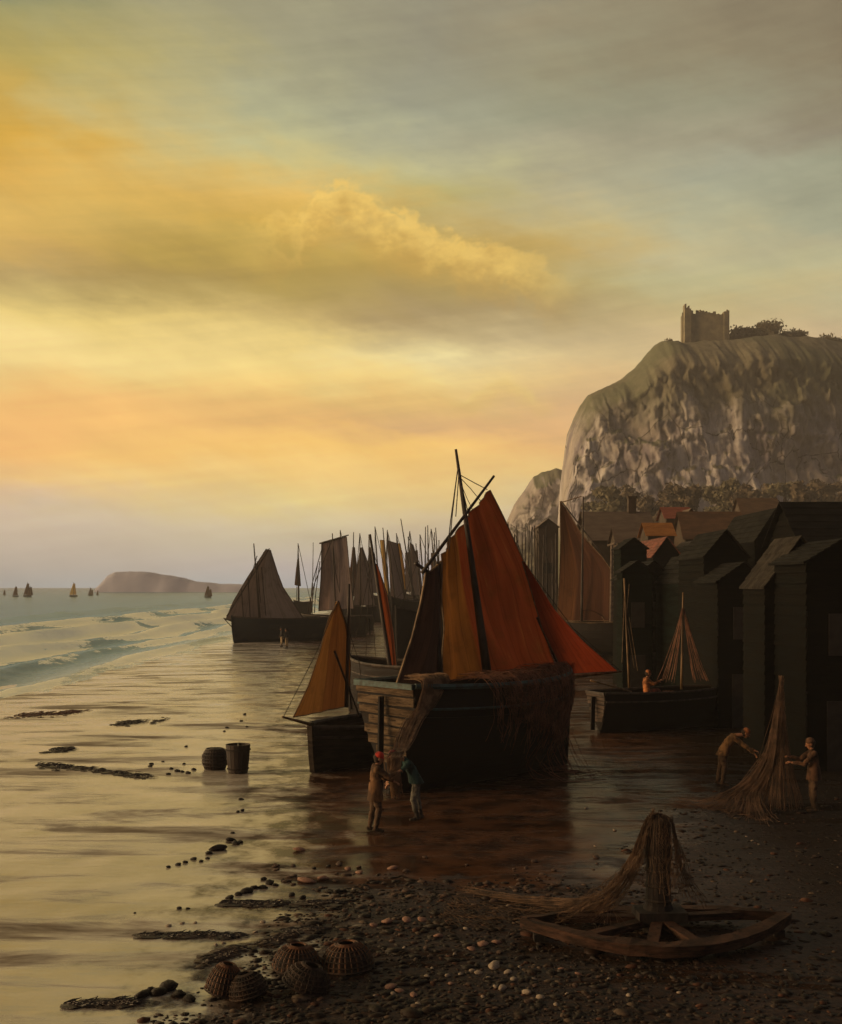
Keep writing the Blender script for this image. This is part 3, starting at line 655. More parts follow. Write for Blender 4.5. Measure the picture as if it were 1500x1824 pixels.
# ================================================================== BOATS
class Boat:
    """root at the stern centre on the ground; S stern, d heading (stern to bow), L B D size"""
    def __init__(s, name, label, cat, S, Bw, beam, depth, mhull=None, group=None, tw=.62, rail=None, transom=None, n=22, rise=.16, z0=0, lod=0, railh=.07):
        s.S = Vector((S[0], S[1], z0)); Bv = Vector((Bw[0], Bw[1], z0)); s.L = (Bv-s.S).length; s.d = (Bv-s.S).normalized()
        s.nr = Vector((s.d.y, -s.d.x, 0)); s.B = beam; s.D = depth; s.tw = tw; s.rise = rise; s.z0 = z0
        s.root = thing(name, label, cat, s.S, group); s.lod = lod
        mhull = mhull or M_tar
        ns = 12 if lod == 0 else 5; 
        if lod: n = 12
        hull = MB()
        for side in (1, -1):
            rows = []
            for k in range(ns):
                for tt, off in ((k/ns, .018 if lod == 0 else .028), ((k+1)/ns, 0.0)):
                    rows.append([s.sec(i/n, tt, side, off if lod == 0 else off*.6) for i in range(n+1)])
            if side < 0: rows = [list(reversed(r)) for r in rows]
            hull.grid(rows)
        s.hull = hull.build('hull', mhull, s.root)
        q = MB()   # transom
        m = 10; A = [s.sec(0, k/m, 1, 0) for k in range(m+1)]; Bq = [s.sec(0, k/m, -1, 0) for k in range(m+1)]
        q.grid([[a, a.lerp(b_, .33), a.lerp(b_, .67), b_] for a, b_ in zip(A, Bq)])
        if lod == 0:      # lapped transom planks
            pass
        s.transom = q.build('transom', mhull, s.root)
        if lod == 0:
            q = MB(); npk = 12; hh = s.sheer(0)
            for k in range(4, npk):
                v = (k+.5)/npk; a, b_ = s.sec(0, v, 1, -.02), s.sec(0, v, -1, -.02); jz = Vector((0,0,random.uniform(-.022,.022)))
                if k in (5, 8): b_ = a.lerp(b_, .86)
                q.bar(a-s.d*(.02+.012*(k%2))+jz, b_-s.d*(.02+.012*(k%2))-jz, .035, hh/npk*random.uniform(.80,.97))
            q.build('planking', transom or mhull, s.transom)
        q = MB(); w1 = .5*beam
        q.grid([[s.sec(i/n, 1, 1, -.03)-Vector((0,0,.28*depth)) , s.sec(i/n, 1, 1, -.03).lerp(s.sec(i/n, 1, -1, -.03), .5)-Vector((0,0,.25*depth)), s.sec(i/n, 1, -1, -.03)-Vector((0,0,.28*depth))] for i in range(n+1)])
        q.build('deck', M_deck, s.root)
        q = MB()
        for side in (1, -1):
            q.tube([s.sec(i/n, 1, side, .02)+Vector((0,0,.02)) for i in range(n+1)], railh, 6)
        q.bar(s.sec(0,1,1,0)-s.d*.03, s.sec(0,1,-1,0)-s.d*.03, railh*2, railh*1.8)
        if lod == 0:
            for side in (1, -1): q.tube([s.sec(i/n, .83, side, .045) for i in range(n+1)], .035, 5)
        q.build('gunwale', rail or mhull, s.root)
        q = MB()
        st = [s.ax(s.L*(.985), s.z0+.03), s.ax(s.L*1.0, s.z0+depth*.5), s.ax(s.L*1.005+.04, s.z0+depth*(1+rise)+.16)]
        q.bar(st[0], st[1], .16, .12); q.bar(st[1], st[2], .16, .12); q.bar(s.ax(.1, s.z0+.06), s.ax(s.L*.985, s.z0+.06), .14, .12)
        q.build('stem', mhull, s.root)
        if lod < 2:
            q = MB(); q.bar(s.ax(-.16, s.z0+.12), s.ax(-.12, s.z0+depth*.92), .06, .16, up=s.d); q.build('rudder', mhull, s.root)
    def ax(s, a, z, off=0): return s.S + s.d*a + s.nr*off + Vector((0,0,z-s.z0))
    def half(s, t):
        if t < .42: return s.B/2*(s.tw+(1-s.tw)*math.sin(t/.42*math.pi/2))
        return s.B/2*max(.02, 1-((t-.42)/.58)**2.7)
    def sheer(s, t): return s.D*(1+s.rise*(max(0,(t-.4)/.6)**2)+s.rise*.45*(max(0,(.4-t)/.4)**2))
    def sec(s, t, q, side, off):
        hb = s.half(t); v = 1+2.2*max(0, (t-.55)/.45)**2+ .9*max(0, (.2-t)/.2)
        y = hb*(math.sin(min(1,q)*math.pi/2))**(.62*v) ; z = s.sheer(t)*(-.03+1.03*q**1.15) + .02*s.D*(max(0,(.12-t)/.12))*(1-q)
        x = s.L*t - .06*s.D*(1-q)*max(0,(.1-t)/.1)*-2
        x += s.L*.0 - (1-q)*.12*max(0, (t-.9)/.1)
        return s.ax(x, s.z0+z, side*(y+off))
    def pl(s, px, py, off=0.0):
        """photo pixel -> point in the vertical plane through the keel (offset sideways by off)"""
        a = (px-750)/F; O = s.S+s.nr*off
        den = s.d.x - a*s.d.y
        k = (a*O.y-O.x)/den; x = O.x+s.d.x*k; yy = O.y+s.d.y*k
        return Vector((x, yy, H-(py-HOR)/F*yy))
    def spar(s, a, b_, r0, r1, name='mast', m=None, off=0, off2=None, foot=False, n=8):
        A = s.pl(*a, off); Bq = s.pl(*b_, off if off2 is None else off2)
        if foot: pass
        q = MB(); k = 6
        q.tube([A.lerp(Bq, i/k) for i in range(k+1)], [r0+(r1-r0)*i/k for i in range(k+1)], n)
        o = q.build(name, m or M_wood, s.root, smooth=True); return o
    def line(s, pts, r=.014, name='rigging', m=None):
        q = MB()
        for pr in pts: q.tube(pr, r, 4, False)
        return q.build(name, m or M_rope, s.root)
    def sail(s, Lf, Rt, m, billow=.25, off=.12, nu=14, nv=20, name='sail', rope=None, fold=.05, seed=0, rr=.02):
        def rs(pts, v):
            dd = [0]
            for i in range(1, len(pts)): dd.append(dd[-1]+math.dist(pts[i], pts[i-1]))
            T_ = v*dd[-1]
            return tuple(np.interp(T_, dd, [p[c] for p in pts]) for c in (0, 1))
        rows = []
        for i in range(nv+1):
            v = i/nv; l, r_ = rs(Lf, v), rs(Rt, v); row = []
            for j in range(nu+1):
                u = j/nu
                pz = s.pl(l[0]*(1-u)+r_[0]*u, l[1]*(1-u)+r_[1]*u, off)
                bl = billow*math.sin(math.pi*u)*math.sin(math.pi*min(1, v*.9+.08)) + fold*(noise.noise(Vector((u*7+seed, v*1.4, seed)))*1.6+noise.noise(Vector((u*19+seed, v*2.6, seed)))*.7)
                row.append(pz + s.nr*bl)
            rows.append(row)
        q = MB(); q.grid(rows, True); o = q.build(name, m, s.root, smooth=True)
        q = MB(); q.tube([r[0] for r in rows], rr, 5); q.tube([r[-1] for r in rows], rr, 5); q.tube(rows[-1], rr*.8, 5); q.tube(rows[0], rr*.8, 5)
        q.build('bolt_rope', rope or M_rope, o)
        return o, rows
SM_main = sailmat('tan_and_red_sailcloth', (.25,.10,.022), (.205,.045,.016), (.36,.16,.05), .36, .30, 9)
SM_jib  = sailmat('red_jib_cloth', (.32,.05,.016), (.30,.045,.014), (.45,.12,.035), .5, .35, 4)
SM_dark = sailmat('dark_brown_sailcloth', (.05,.026,.022), (.03,.018,.018), (.10,.05,.025), .5, .2, 5)
SM_or   = sailmat('ochre_sailcloth', (.25,.115,.032), (.17,.068,.02), (.40,.21,.07), .5, .3, 5)
SM_red2 = sailmat('scarlet_brown_cloth', (.34,.075,.02), (.20,.05,.02), (.5,.2,.04), .5, .3, 3)
SM_grey = sailmat('mauve_grey_sailcloth', (.24,.18,.155), (.27,.215,.195), (.36,.27,.22), .5, .12, 6)
SM_grey2= sailmat('dusky_mauve_sailcloth', (.27,.19,.165), (.21,.165,.165), (.36,.26,.20), .3, .12, 5)
SM_brn  = sailmat('dull_brown_sailcloth', (.15,.062,.024), (.085,.035,.02), (.22,.10,.035), .3, .2, 6)
SM_yel  = sailmat('pale_yellow_sailcloth', (.72,.48,.15), (.62,.36,.10), (.8,.6,.25), .5, .4, 3)

# ---- the great lugger in the middle (bow away to the right)
A = Boat('fishing_lugger', 'big dark beached fishing boat with tall rust red sails and nets over its side', 'fishing boat', (-.92,29.3), (4.32,34.3), 3.5, 2.72, M_tar, None, .63, M_teal, M_pale, rise=.06, railh=.075)
A.spar((868,1200),(812,800), .13, .035, 'mast')
q = A.spar((752,1020),(880,848), .05, .035, 'yard', off=.12)
A.spar((783,1208),(779,1000), .08, .04, 'mast', off=-.1)
A.spar((740,1003),(764,1020), .05, .05, 'spar', off=-.1)
A.spar((1003,1207),(1108,1196), .07, .03, 'bowsprit', M_gold)
A.spar((957,1100),(1003,1202), .04, .05, 'spar')
o, mrows = A.sail([(786,987),(787,1050),(790,1120),(782,1212)], [(873,873),(905,950),(932,1010),(958,1095),(985,1165),(1004,1200)], SM_main, -.35, -.16, 26, 30, rope=M_ropel, fold=.15, rr=.018)
A.sail([(930,1000),(946,1050),(966,1120),(1004,1201)], [(934,1002),(985,1083),(1040,1143),(1101,1196)], SM_jib, .2, .10, 10, 18, rope=M_ropel, fold=.03, seed=3, rr=.018)
A.sail([(758,1022),(748,1080),(733,1140),(703,1225)], [(786,1000),(784,1070),(784,1150),(780,1216)], SM_dark, .22, -.1, 12, 18, name='sail', rope=M_gold, fold=.06, seed=5, rr=.035)
tp = (814,832)
A.line([[A.pl(815,838), A.pl(803,925,.7), A.pl(797,978,1.1)], [A.pl(815,838), A.pl(806,915,.9), A.pl(800,980,1.3)], [A.pl(817,850), A.pl(812,920,.3)], [A.pl(822,862), A.pl(826,900,.7), A.pl(833,935,.9)],
        [A.pl(818,845), A.pl(845,860,.1), A.pl(868,872,.12)], [A.pl(819,850), A.pl(838,870), A.pl(856,892,.12)], [A.pl(822,864), A.pl(833,890), A.pl(842,908,.1)], [A.pl(826,880), A.pl(832,905), A.pl(836,922)],
        [A.pl(934,1002), A.pl(1020,1118), A.pl(1106,1196)]], .013)
# ---- the boat half hidden at its left, ochre sail
Bt = Boat('fishing_boat', 'dark beached boat with an ochre foresail, left of the big lugger', 'fishing boat', (-.45,37.4), (-3.08,32.6), 2.5, 1.14, mat('brown_black_planks', (.045,.030,.019), (.014,.010,.007), .75, 1.3, (1,1,7), .6, 4, spec=.2), None, .6, M_wood, rise=.12)
Bt.spar((552,1290),(503,1277), .05, .03, 'bowsprit', M_gold)
Bt.spar((617,1260),(622,1040), .06, .035, 'mast')
Bt.sail([(602,1072),(588,1100),(572,1160),(548,1225),(521,1278)], [(604,1072),(616,1110),(625,1185),(620,1258)], SM_or, .2, .1, 12, 18, rope=M_gold, fold=.05, seed=2)
Bt.spar((596,1160),(640,1276), .035, .03, 'spar'); Bt.line([[Bt.pl(603,1070), Bt.pl(560,1170), Bt.pl(505,1277)],[Bt.pl(603,1070), Bt.pl(640,1180), Bt.pl(650,1265)]], .012)
# ---- the one behind it, with a lowered red sail
Cb = Boat('fishing_boat', 'dark hull behind the big lugger with a raked mast and a narrow red sail', 'fishing boat', (1.6,44.5), (-3.0,48.5), 2.6, 2.1, M_tar, None, .6, M_wood, rise=.1)
Cb.spar((700,1222),(659,952), .10, .05, 'mast')
Cb.sail([(668,1005),(674,1060),(684,1130),(697,1220)], [(672,1005),(690,1060),(702,1130),(710,1222)], SM_red2, .15, .1, 8, 16, rope=M_rope, fold=.04, seed=9)
Cb.spar((621,1212),(624,1100), .05, .03, 'mast')
Cb.line([[Cb.pl(661,965), Cb.pl(655,1100,.8), Cb.pl(650,1205,1.2)],[Cb.pl(661,965), Cb.pl(664,1100,.8), Cb.pl(672,1210,1.2)],[Cb.pl(664,985), Cb.pl(640,1110), Cb.pl(612,1215)]], .013)
# ---- boat D, grey sail, near the surf
D_ = Boat('fishing_boat', 'grey-sailed boat nearest the surf, dark blue hull, leftmost of the fleet', 'fishing boat', (-9.4,112), (-17.6,108), 3.2, 2.15, M_tarb, None, .6, M_wood, lod=1, rise=.1)
D_.spar((463,1105),(452,968), .12, .05, 'mast'); D_.spar((428,1112),(398,1101), .08, .05, 'bowsprit')
D_.spar((404,1098),(480,977), .07, .05, 'yard', off=.2)
D_.sail([(474,978),(440,1030),(415,1072),(402,1104)], [(482,980),(494,1020),(504,1046),(530,1085),(542,1104)], SM_grey, .5, .25, 14, 14, rope=M_wood, seed=11, rr=.04, fold=.1)
D_.line([[D_.pl(458,990), D_.pl(440,1050,.5), D_.pl(432,1105,1)],[D_.pl(458,1000), D_.pl(462,1050,.5), D_.pl(468,1108,.8)],[D_.pl(442,1030,.3), D_.pl(446,1104,.3)],[D_.pl(430,1048,.3), D_.pl(434,1104,.3)],[D_.pl(466,1010,.4), D_.pl(474,1102,.4)],[D_.pl(400,1103), D_.pl(416,1120)]], .04)
# ---- boat E, big square topped lug sail
E_ = Boat('fishing_boat', 'dark boat with a broad square topped mauve lugsail, second from the surf', 'fishing boat', (-5.4,119), (-12.6,121), 3.2, 2.1, M_tar, None, .6, M_wood, lod=1, rise=.1)
E_.spar((598,1098),(592,950), .12, .05, 'mast'); E_.spar((569,968),(621,953), .08, .06, 'yard', off=.2)
E_.sail([(573,968),(572,1020),(568,1088)], [(617,956),(622,1010),(630,1084)], SM_grey2, .5, .25, 14, 12, rope=M_wood, seed=13, rr=.05, fold=.1)
E_.line([[E_.pl(592,960), E_.pl(560,1040), E_.pl(546,1095)],[E_.pl(574,975), E_.pl(556,1040), E_.pl(552,1096)],[E_.pl(570,1000), E_.pl(562,1060), E_.pl(560,1092)],[E_.pl(592,960), E_.pl(598,1020,.5), E_.pl(612,1090,.7)]], .045)
E_.spar((556,1096),(558,966), .05, .03, 'mast'); E_.spar((553,1092),(566,1004), .05, .03, 'spar')
# ---- further boats, each (label, depth, hull px range, gunwale py, masts, sails)
def far_boat(label, Y, x0, x1, gy, masts, sails, ext=None, dy=1.5, mh=None):
    Sx, Bx = Xp(x1, Y+dy), Xp(x0, Y); by = Zp(gy, Y)
    bt = Boat('fishing_boat', label, 'fishing boat', (Sx, Y+dy), (Bx, Y), min(3.2, abs(Sx-Bx)*.5), by, mh or M_tar, 'beached fleet in the distance', .55, M_wood, lod=2, rise=.12)
    for a, b_ in masts: bt.spar(a, b_, .11*Y/120, .045*Y/120, 'mast')
    for k, (l, r_, m) in enumerate(sails): bt.sail(l, r_, m, .4, .2, 8, 8, rope=M_wood, seed=Y+k, rr=.035)
    if masts:
        a, b_ = masts[0]; bt.line([[bt.pl(*b_), bt.pl(x0+4, gy-2)], [bt.pl(*b_), bt.pl(x1-3, gy-2)]], .035*Y/140)
    return bt
far_boat('small boat with a scrap of brown sail between the grey and the square sails', 190, 524, 556, 1073, [((532,1072),(531,968))], [([(531,988),(527,1020),(525,1042)],[(532,988),(534,1020),(536,1044)],SM_brn)])
far_boat('boat with a peaked slate grey sail just right of the square lugsail', 134, 626, 668, 1082, [((642,1082),(641,950))], [([(642,976),(636,1010),(630,1078)],[(646,975),(658,1010),(668,1078)],SM_grey)])
far_boat('boat showing a bright yellow strip of sail in the mast cluster', 165, 664, 700, 1068, [((676,1068),(668,938)),((694,1066),(682,940))], [([(677,962),(682,1010),(687,1060)],[(684,962),(690,1010),(692,1060)],SM_yel)])
far_boat('boat with a wide mauve sail in the middle of the mast cluster', 150, 688, 726, 1074, [((704,1074),(690,945))], [([(690,962),(694,1010),(696,1068)],[(708,968),(714,1010),(720,1068)],SM_grey2)])
far_boat('boat with a pale strip of sail and two raked masts beside the mauve sail', 158, 706, 746, 1072, [((722,1070),(706,950)),((738,1070),(714,924))], [([(708,968),(714,1010),(720,1062)],[(713,968),(720,1010),(724,1062)],SM_yel)])
far_boat('boat with close set dark masts and grey cloth at the right end of the cluster', 170, 726, 778, 1068, [((736,1066),(727,956)),((757,1066),(758,938)),((764,1066),(762,936))], [([(730,968),(733,1010),(737,1060)],[(736,970),(748,1010),(754,1060)],SM_grey)])
far_boat('bare masted boat hidden behind the dark mizzen sail', 175, 748, 800, 1068, [((778,1066),(768,942)),((784,1066),(776,940))], [])
far_boat('dark round sterned hull below the mast cluster', 120, 698, 752, 1072, [((724,1078),(722,1050))], [], dy=6)
far_boat('brown sterned boat in shadow behind the dark mizzen sail', 84, 706, 790, 1092, [((752,1096),(744,1000))], [], dy=5)
far_boat('furthest boat with a thin grey sail above the yellow strip of sail', 205, 652, 690, 1062, [((660,1062),(657,952)),((686,1062),(690,944))], [([(658,975),(654,1010),(652,1056)],[(662,975),(668,1010),(672,1056)],SM_grey2)])
far_boat('far boat with a hazy grey square sail right of the mauve sail', 215, 712, 752, 1060, [((734,1060),(730,946)),((745,1060),(741,968))], [([(722,985),(722,1010),(722,1054)],[(744,980),(746,1010),(748,1054)],SM_grey)])
far_boat('far boat with two leaning masts and a folded brown sail near the dark mizzen', 200, 744, 790, 1062, [((756,1062),(748,952)),((772,1062),(774,948)),((781,1062),(782,962))], [([(768,985),(768,1010),(766,1056)],[(774,985),(780,1010),(782,1056)],SM_brn)])
far_boat('far boat whose brown mast stands beside the square lugsail', 180, 604, 640, 1070, [((612,1068),(606,944)),((628,1068),(630,948))], [([(628,975),(624,1010),(618,1062)],[(632,975),(636,1010),(638,1062)],SM_brn)])
far_boat('boat of clustered poles beneath the green spur of the cliff', 126, 896, 950, 1078, [((906,1078),(903,940)),((914,1078),(916,952)),((922,1078),(920,936)),((931,1078),(930,948)),((940,1078),(943,934))], [])
far_boat('boat of close poles left of the brown peaked sail', 98, 950, 1010, 1088, [((958,1088),(957,944)),((966,1088),(969,952)),((975,1088),(973,936)),((992,1088),(990,950))], [])
# poles and masts right of the big sail
far_boat('boat of bare poles just right of the tall red sail', 112, 905, 960, 1080, [((918,1080),(917,950)),((926,1082),(922,944)),((935,1080),(936,940))], [])
far_boat('bare poled boat in front of the narrow brown house', 104, 928, 1000, 1084, [((946,1084),(948,938)),((955,1084),(952,936)),((985,1084),(984,964))], [])
far_boat('boat with one thin pole in the shadow of the brown house', 118, 880, 930, 1084, [((902,1084),(905,930)),((910,1084),(911,962))], [])
# ---- boat I with the brown sail, right
I_ = Boat('fishing_boat', 'dark boat with a dull brown peaked sail and bleached post near the huts', 'fishing boat', (Xp(1125,86),86), (Xp(985,90),90), 3.2, 2.5, M_tar, None, .6, M_pale, lod=1, rise=.12)
I_.spar((1036,1110),(1039,884), .11, .05, 'mast'); I_.spar((1000,893),(1075,990), .07, .05, 'yard', off=.2)
I_.sail([(998,893),(999,960),(996,1040),(992,1105)], [(1002,894),(1036,952),(1075,995),(1092,1020),(1092,1106)], SM_brn, .5, .25, 14, 16, rope=M_ropel, seed=17, rr=.035, fold=.1)
I_.spar((1088,1150),(1090,970), .13, .10, 'post', mat('bleached_post', (.20,.15,.11), (.10,.075,.055), .8, 3))
I_.spar((1083,972),(1097,968), .10, .12, 'post_head', MATS['bleached_post'])
q = MB(); q.grid([[I_.pl(1000+i*7.5, 1112-26*math.sin(math.pi*i/12)*f, (1-f)*1.6*(1 if True else 0)+.3) for i in range(13)] for f in (0,.35,.7,.9,1)]); q.build('furled_sail', SM_dark, I_.root, smooth=True)
I_.line([[I_.pl(1072,1098), I_.pl(1080,1112), I_.pl(1092,1150)], [I_.pl(1000,895), I_.pl(1036,884)]], .04, m=M_ropel)

# ---- small lugger J with a fisherman aboard
J = Boat('small_lugger', 'small open boat with two thin masts and a seated fisherman, right', 'fishing boat', (Xp(1062,41.5),41.5), (Xp(1294,44),44), 1.9, 1.42, M_tar, None, .62, M_wood, M_pale and mat('brown_planks', (.075,.042,.022), (.03,.018,.011), .7, 1.6, (1,1,7), .6, 4), rise=.05, railh=.045)
J.spar((1121,1225),(1112,1030), .045, .03, 'mast', M_gold); J.spar((1214,1228),(1217,1055), .05, .03, 'mast', M_gold)
J.spar((1052,1212),(1125,1232), .03, .03, 'oar', M_gold, off=.7)
J.line([[J.pl(1121,1040), J.pl(1116,1100), J.pl(1130,1190)],[J.pl(1113,1040), J.pl(1108,1180)],[J.pl(1121,1100), J.pl(1136,1195)]], .012, m=M_ropel)
q = MB()
for k in range(22):
    a = J.pl(1217, 1075+random.uniform(0,12)); tx = random.choice([1172, 1178, 1186, 1194, 1200, 1238, 1246, 1254, 1260]) + random.uniform(-3, 3)
    e = J.pl(tx, 1212+random.uniform(-4,4), random.uniform(-.5,.5)); mid = a.lerp(e, .55)-Vector((0,0,random.uniform(.1,.35)))
    q.tube([a, a.lerp(mid,.5)-Vector((0,0,.08)), mid, mid.lerp(e,.5)-Vector((0,0,.06)), e], .011, 3, False)
tag(q.build('drying_net', M_net, None, base=J.pl(1217,1075)), 'thin brown nets hung from the mast of the small open boat', 'fishing net')

# ================================================================== NETS
def catmull(pts, t):
    n = len(pts)-1; k = min(n-1, int(t*n)); f = t*n-k
    p0, p1, p2, p3 = (Vector(pts[max(0, min(n, k+i))]) for i in (-1, 0, 1, 2))
    return .5*((2*p1)+(p2-p0)*f+(2*p0-5*p1+4*p2-p3)*f*f+(3*p1-p0-3*p2+p3)*f*f*f)
def strand(q, pts, r, n=10, jit=.0, seed=0):
    out = []
    for i in range(n+1):
        p = catmull(pts, i/n); s_ = seed*3.3
        p += Vector((noise.noise(Vector((i*.45, s_, 0))), noise.noise(Vector((i*.45, s_, 9))), noise.noise(Vector((i*.45, s_, 5)))))*jit
        out.append(p)
    q.tube(out, r, 3, False)
def diamond(q, S, nu, nv, r, jit=.02, keep=1.0):
    """diamond meshes over a surface S(u,v)"""
    Pn = [[S(i/nu, j/nv)+Vector((random.gauss(0,jit), random.gauss(0,jit), random.gauss(0,jit)*.6)) for j in range(nv+1)] for i in range(nu+1)]
    for par in (0, 1):
        for i0 in range(nu):
            pts = []
            for j in range(nv+1):
                i = i0 + ((j+par) % 2)
                if i > nu: break
                pts.append(Pn[i][j])
            if len(pts) > 1 and random.random() < keep: q.tube(pts, r, 3, False)
# over the side of the big lugger
q = MB(); q2 = MB()
def Aside(t, down, out=.08):       # point on the near side of the hull, 'down' metres below the rail
    top = A.sec(t, 1, 1, out); zt = top.z
    zz = max(.03, zt-down); qq = min(1, max(0.02, ((zz/A.sheer(t))+.03)/1.03))**(1/1.15)
    p = A.sec(t, qq, 1, out+.05); p.z = zz
    return p
k = 0
for i in range(120):
    t = random.betavariate(1.3, 1.3)*.62+.27
    Lh = max(.35, min(2.6, (1.1+1.7*(t-.27)/.6)*random.uniform(.45, 1.25)))
    inn = A.ax(A.L*t+random.uniform(-.5,.3), A.sheer(t)+.05+random.uniform(0,.26), random.uniform(.1, .9)*A.half(t))
    r1 = A.sec(t, 1, 1, .02)+Vector((0,0,.10+random.random()*.10))
    pts = [inn, inn.lerp(r1, .6)+Vector((0,0,.12)), r1]
    dt = random.uniform(-.01, .07)
    for f in (.25, .5, .75, 1): pts.append(Aside(min(.98, t+dt*f), Lh*f, .08+random.uniform(0,.12)))
    if Lh > 2.1 or (t > .72 and random.random() < .5):
        e = pts[-1]; run = random.uniform(.5, 1.9)
        pts += [Vector((e.x+run*.35, e.y-run*.35, .06)), Vector((e.x+run, e.y-run*.3+random.uniform(-.5,.6), .03))]
    strand(q, pts, random.uniform(.006,.011), 16, .09, i)
def drape(u, v, ly=0):
    t = .33+u*.56; n_ = noise.noise(Vector((u*9+ly*5, v*1.2, ly)))
    if v < .22:
        f = v/.22; top_ = A.sec(t, 1, 1, .04)+Vector((0,0,.10)); inn = A.ax(A.L*t-.1, A.sheer(t)+.16+.12*n_, .35*A.half(t)); return inn.lerp(top_, f)+Vector((0,0,.10*math.sin(f*3.1)))
    f = (v-.22)/.78; return Aside(min(.97, t+.05*f+.02*n_), f*(.7+1.5*u+.5*noise.noise(Vector((u*5+ly*3, 4, 1)))), .07+.05*ly+.09*n_*f)
diamond(q, drape, 64, 40, .0042, .014, .95)
diamond(q, lambda u, v: drape(u, v, 1), 46, 34, .0048, .03, .8)
tag(q.build('fishing_net', M_net, None, base=A.sec(.55,1,1,0)), 'reddish brown net heaped over the rail and trailing down the side of the big lugger', 'fishing net')
# net heap lying on the deck edge
# net handed down to the two men
man1 = G(668,1483); man2 = G(742,1462)
hold = P(702, 1352, 25.4); low = P(706, 1400, 25.3)
q = MB()
rt = A.sec(.03, 1, 1, .05); rt.z += .12
for i in range(110):
    o0 = Vector((random.uniform(-.30,.38), random.uniform(-.2,.2), 0)); w1 = Vector((random.gauss(0,.06), random.gauss(0,.05), 0)); w2 = Vector((random.gauss(0,.07), random.gauss(0,.05), random.uniform(-.06,.06)))
    st = rt+A.d*random.uniform(-.1,.9)+Vector((0,0,random.uniform(-.02,.10))); inn = st-A.nr*random.uniform(.2,.7)+Vector((0,0,.06))
    c1 = rt.lerp(hold, .33)+Vector((-.02,.35,-.40))*1+w1*1.3; c2 = rt.lerp(hold, .68)+Vector((-.05,.2,-.38))+w1
    e = low+Vector((random.gauss(.0,.06), random.gauss(0,.06), random.uniform(-.28,.05)))
    strand(q, [inn, st, st.lerp(c1,.5)+Vector((0,0,-.15)), c1, c2, hold+w2, e], random.uniform(.007,.012), 18, .04, 500+i)
tag(q.build('fishing_net', M_netl, None, base=hold), 'pale rope of net hauled down from the stern of the big lugger to two men', 'fishing net')

# tent of net on the pole at right
pb = G(1393,1440); pole_top = P(1392, 1206, pb.y)
q = MB(); q.tube([pb, pb.lerp(pole_top,.5), pole_top], [.05,.045,.03], 8)
tag(q.build('net_pole', M_wood, None, base=pb), 'upright drying pole inside the tall net tent at right', 'pole')
q = MB()
for i in range(200):
    top_ = pole_top+Vector((random.uniform(-.02,.02),random.uniform(-.02,.02),-random.uniform(0,.18)))
    if i < 125:      # swept out to the left in nested folds
        u = random.random()**.8; e = G(1200+u*175+random.gauss(0,6), 1428+u*36+random.gauss(0,5), .03)
        w1 = 1-u
        mid = Vector((pb.x-.13-.20*w1+random.gauss(0,.03), pb.y+.05-.2*u, 1.75-.2*w1))
        m2_ = Vector((pb.x-.34-.42*w1+random.gauss(0,.04), pb.y+.1-.3*u, .85-.1*w1))
        m3_ = Vector((pb.x-.55-.85*w1+random.gauss(0,.05), pb.y+.15-.3*u, .34)); m3_ = m3_ if e.x < m3_.x else m3_.lerp(e,.6)
        pts = [top_, mid, m2_, m3_, m3_.lerp(e,.55)-Vector((0,0,.12)), e]
        pts[4].z = max(.05, pts[4].z)
    else:
        a = random.uniform(0, 2*math.pi); rr = random.uniform(.30,.50); e = Vector((pb.x+math.cos(a)*rr, pb.y+math.sin(a)*rr, random.uniform(.0,.06)))
        mid = top_.lerp(e,.5); mid.x += (pb.x-mid.x)*.40; mid.y += (pb.y-mid.y)*.40
        pts = [top_, mid, e]
    strand(q, pts, random.uniform(.0035,.0065), 16, .035, 900+i)
def tent(u, v):
    a = math.pi*(.55+u*1.1); rr = .05+.48*v**1.6; return Vector((pb.x+math.cos(a)*rr, pb.y+math.sin(a)*rr*1, pole_top.z*(1-v)+.03))
diamond(q, tent, 26, 46, .0030, .012, .6)
def wing(u, v):
    w1 = 1-u; e = G(1200+u*175, 1428+u*36, .03); mid = Vector((pb.x-.13-.20*w1, pb.y+.05-.2*u, 1.75-.2*w1)); m2_ = Vector((pb.x-.34-.42*w1, pb.y+.1-.3*u, .85-.1*w1)); m3_ = Vector((pb.x-.55-.85*w1, pb.y+.15-.3*u, .34))
    m3_ = m3_ if e.x < m3_.x else m3_.lerp(e,.6); m4_ = m3_.lerp(e,.55); m4_.z = max(.05, m4_.z-.12)
    return catmull([pole_top, mid, m2_, m3_, m4_, e], v)+Vector((0,0,.03*math.sin(u*25+v*9)))
diamond(q, wing, 34, 60, .0030, .014, .9)
tag(q.build('fishing_net', M_netb, None, base=pb), 'tall pointed tent of net hung on a pole between two men at right', 'fishing net')

# ================================================================== CAPSTAN IN THE FOREGROUND
cc = G(1180, 1662); M_cap = mat('worn_capstan_wood', (.075,.036,.022), (.022,.012,.008), .85, 2.2, (1,1,5), .9, 6, dark=(.012,.008,.006), spec=.2)
M_capd = mat('dark_capstan_post', (.018,.010,.007), (.008,.005,.004), .85, 3, (2,2,.5), .6, 6)
cap = thing('capstan', 'old wooden capstan post standing in a low spoked timber frame, draped with net', 'capstan', cc)
q = MB(); ptop = P(1163, 1452, cc.y).z
q.lathe([(.26,.05),(.25,.35),(.20,.45),(.185,.9),(.20,1.25),(.17,ptop-.22),(.19,ptop-.14),(.15,ptop-.05),(.06,ptop)], (cc.x-.06,cc.y,0), 14)
q.build('post', M_capd, cap)
q = MB()
for zz in (.5,.72,.95,1.15): q.lathe([(.205,zz),(.222,zz+.02),(.205,zz+.04)], (cc.x-.06,cc.y,0), 14)
q.build('band', M_rope, cap)
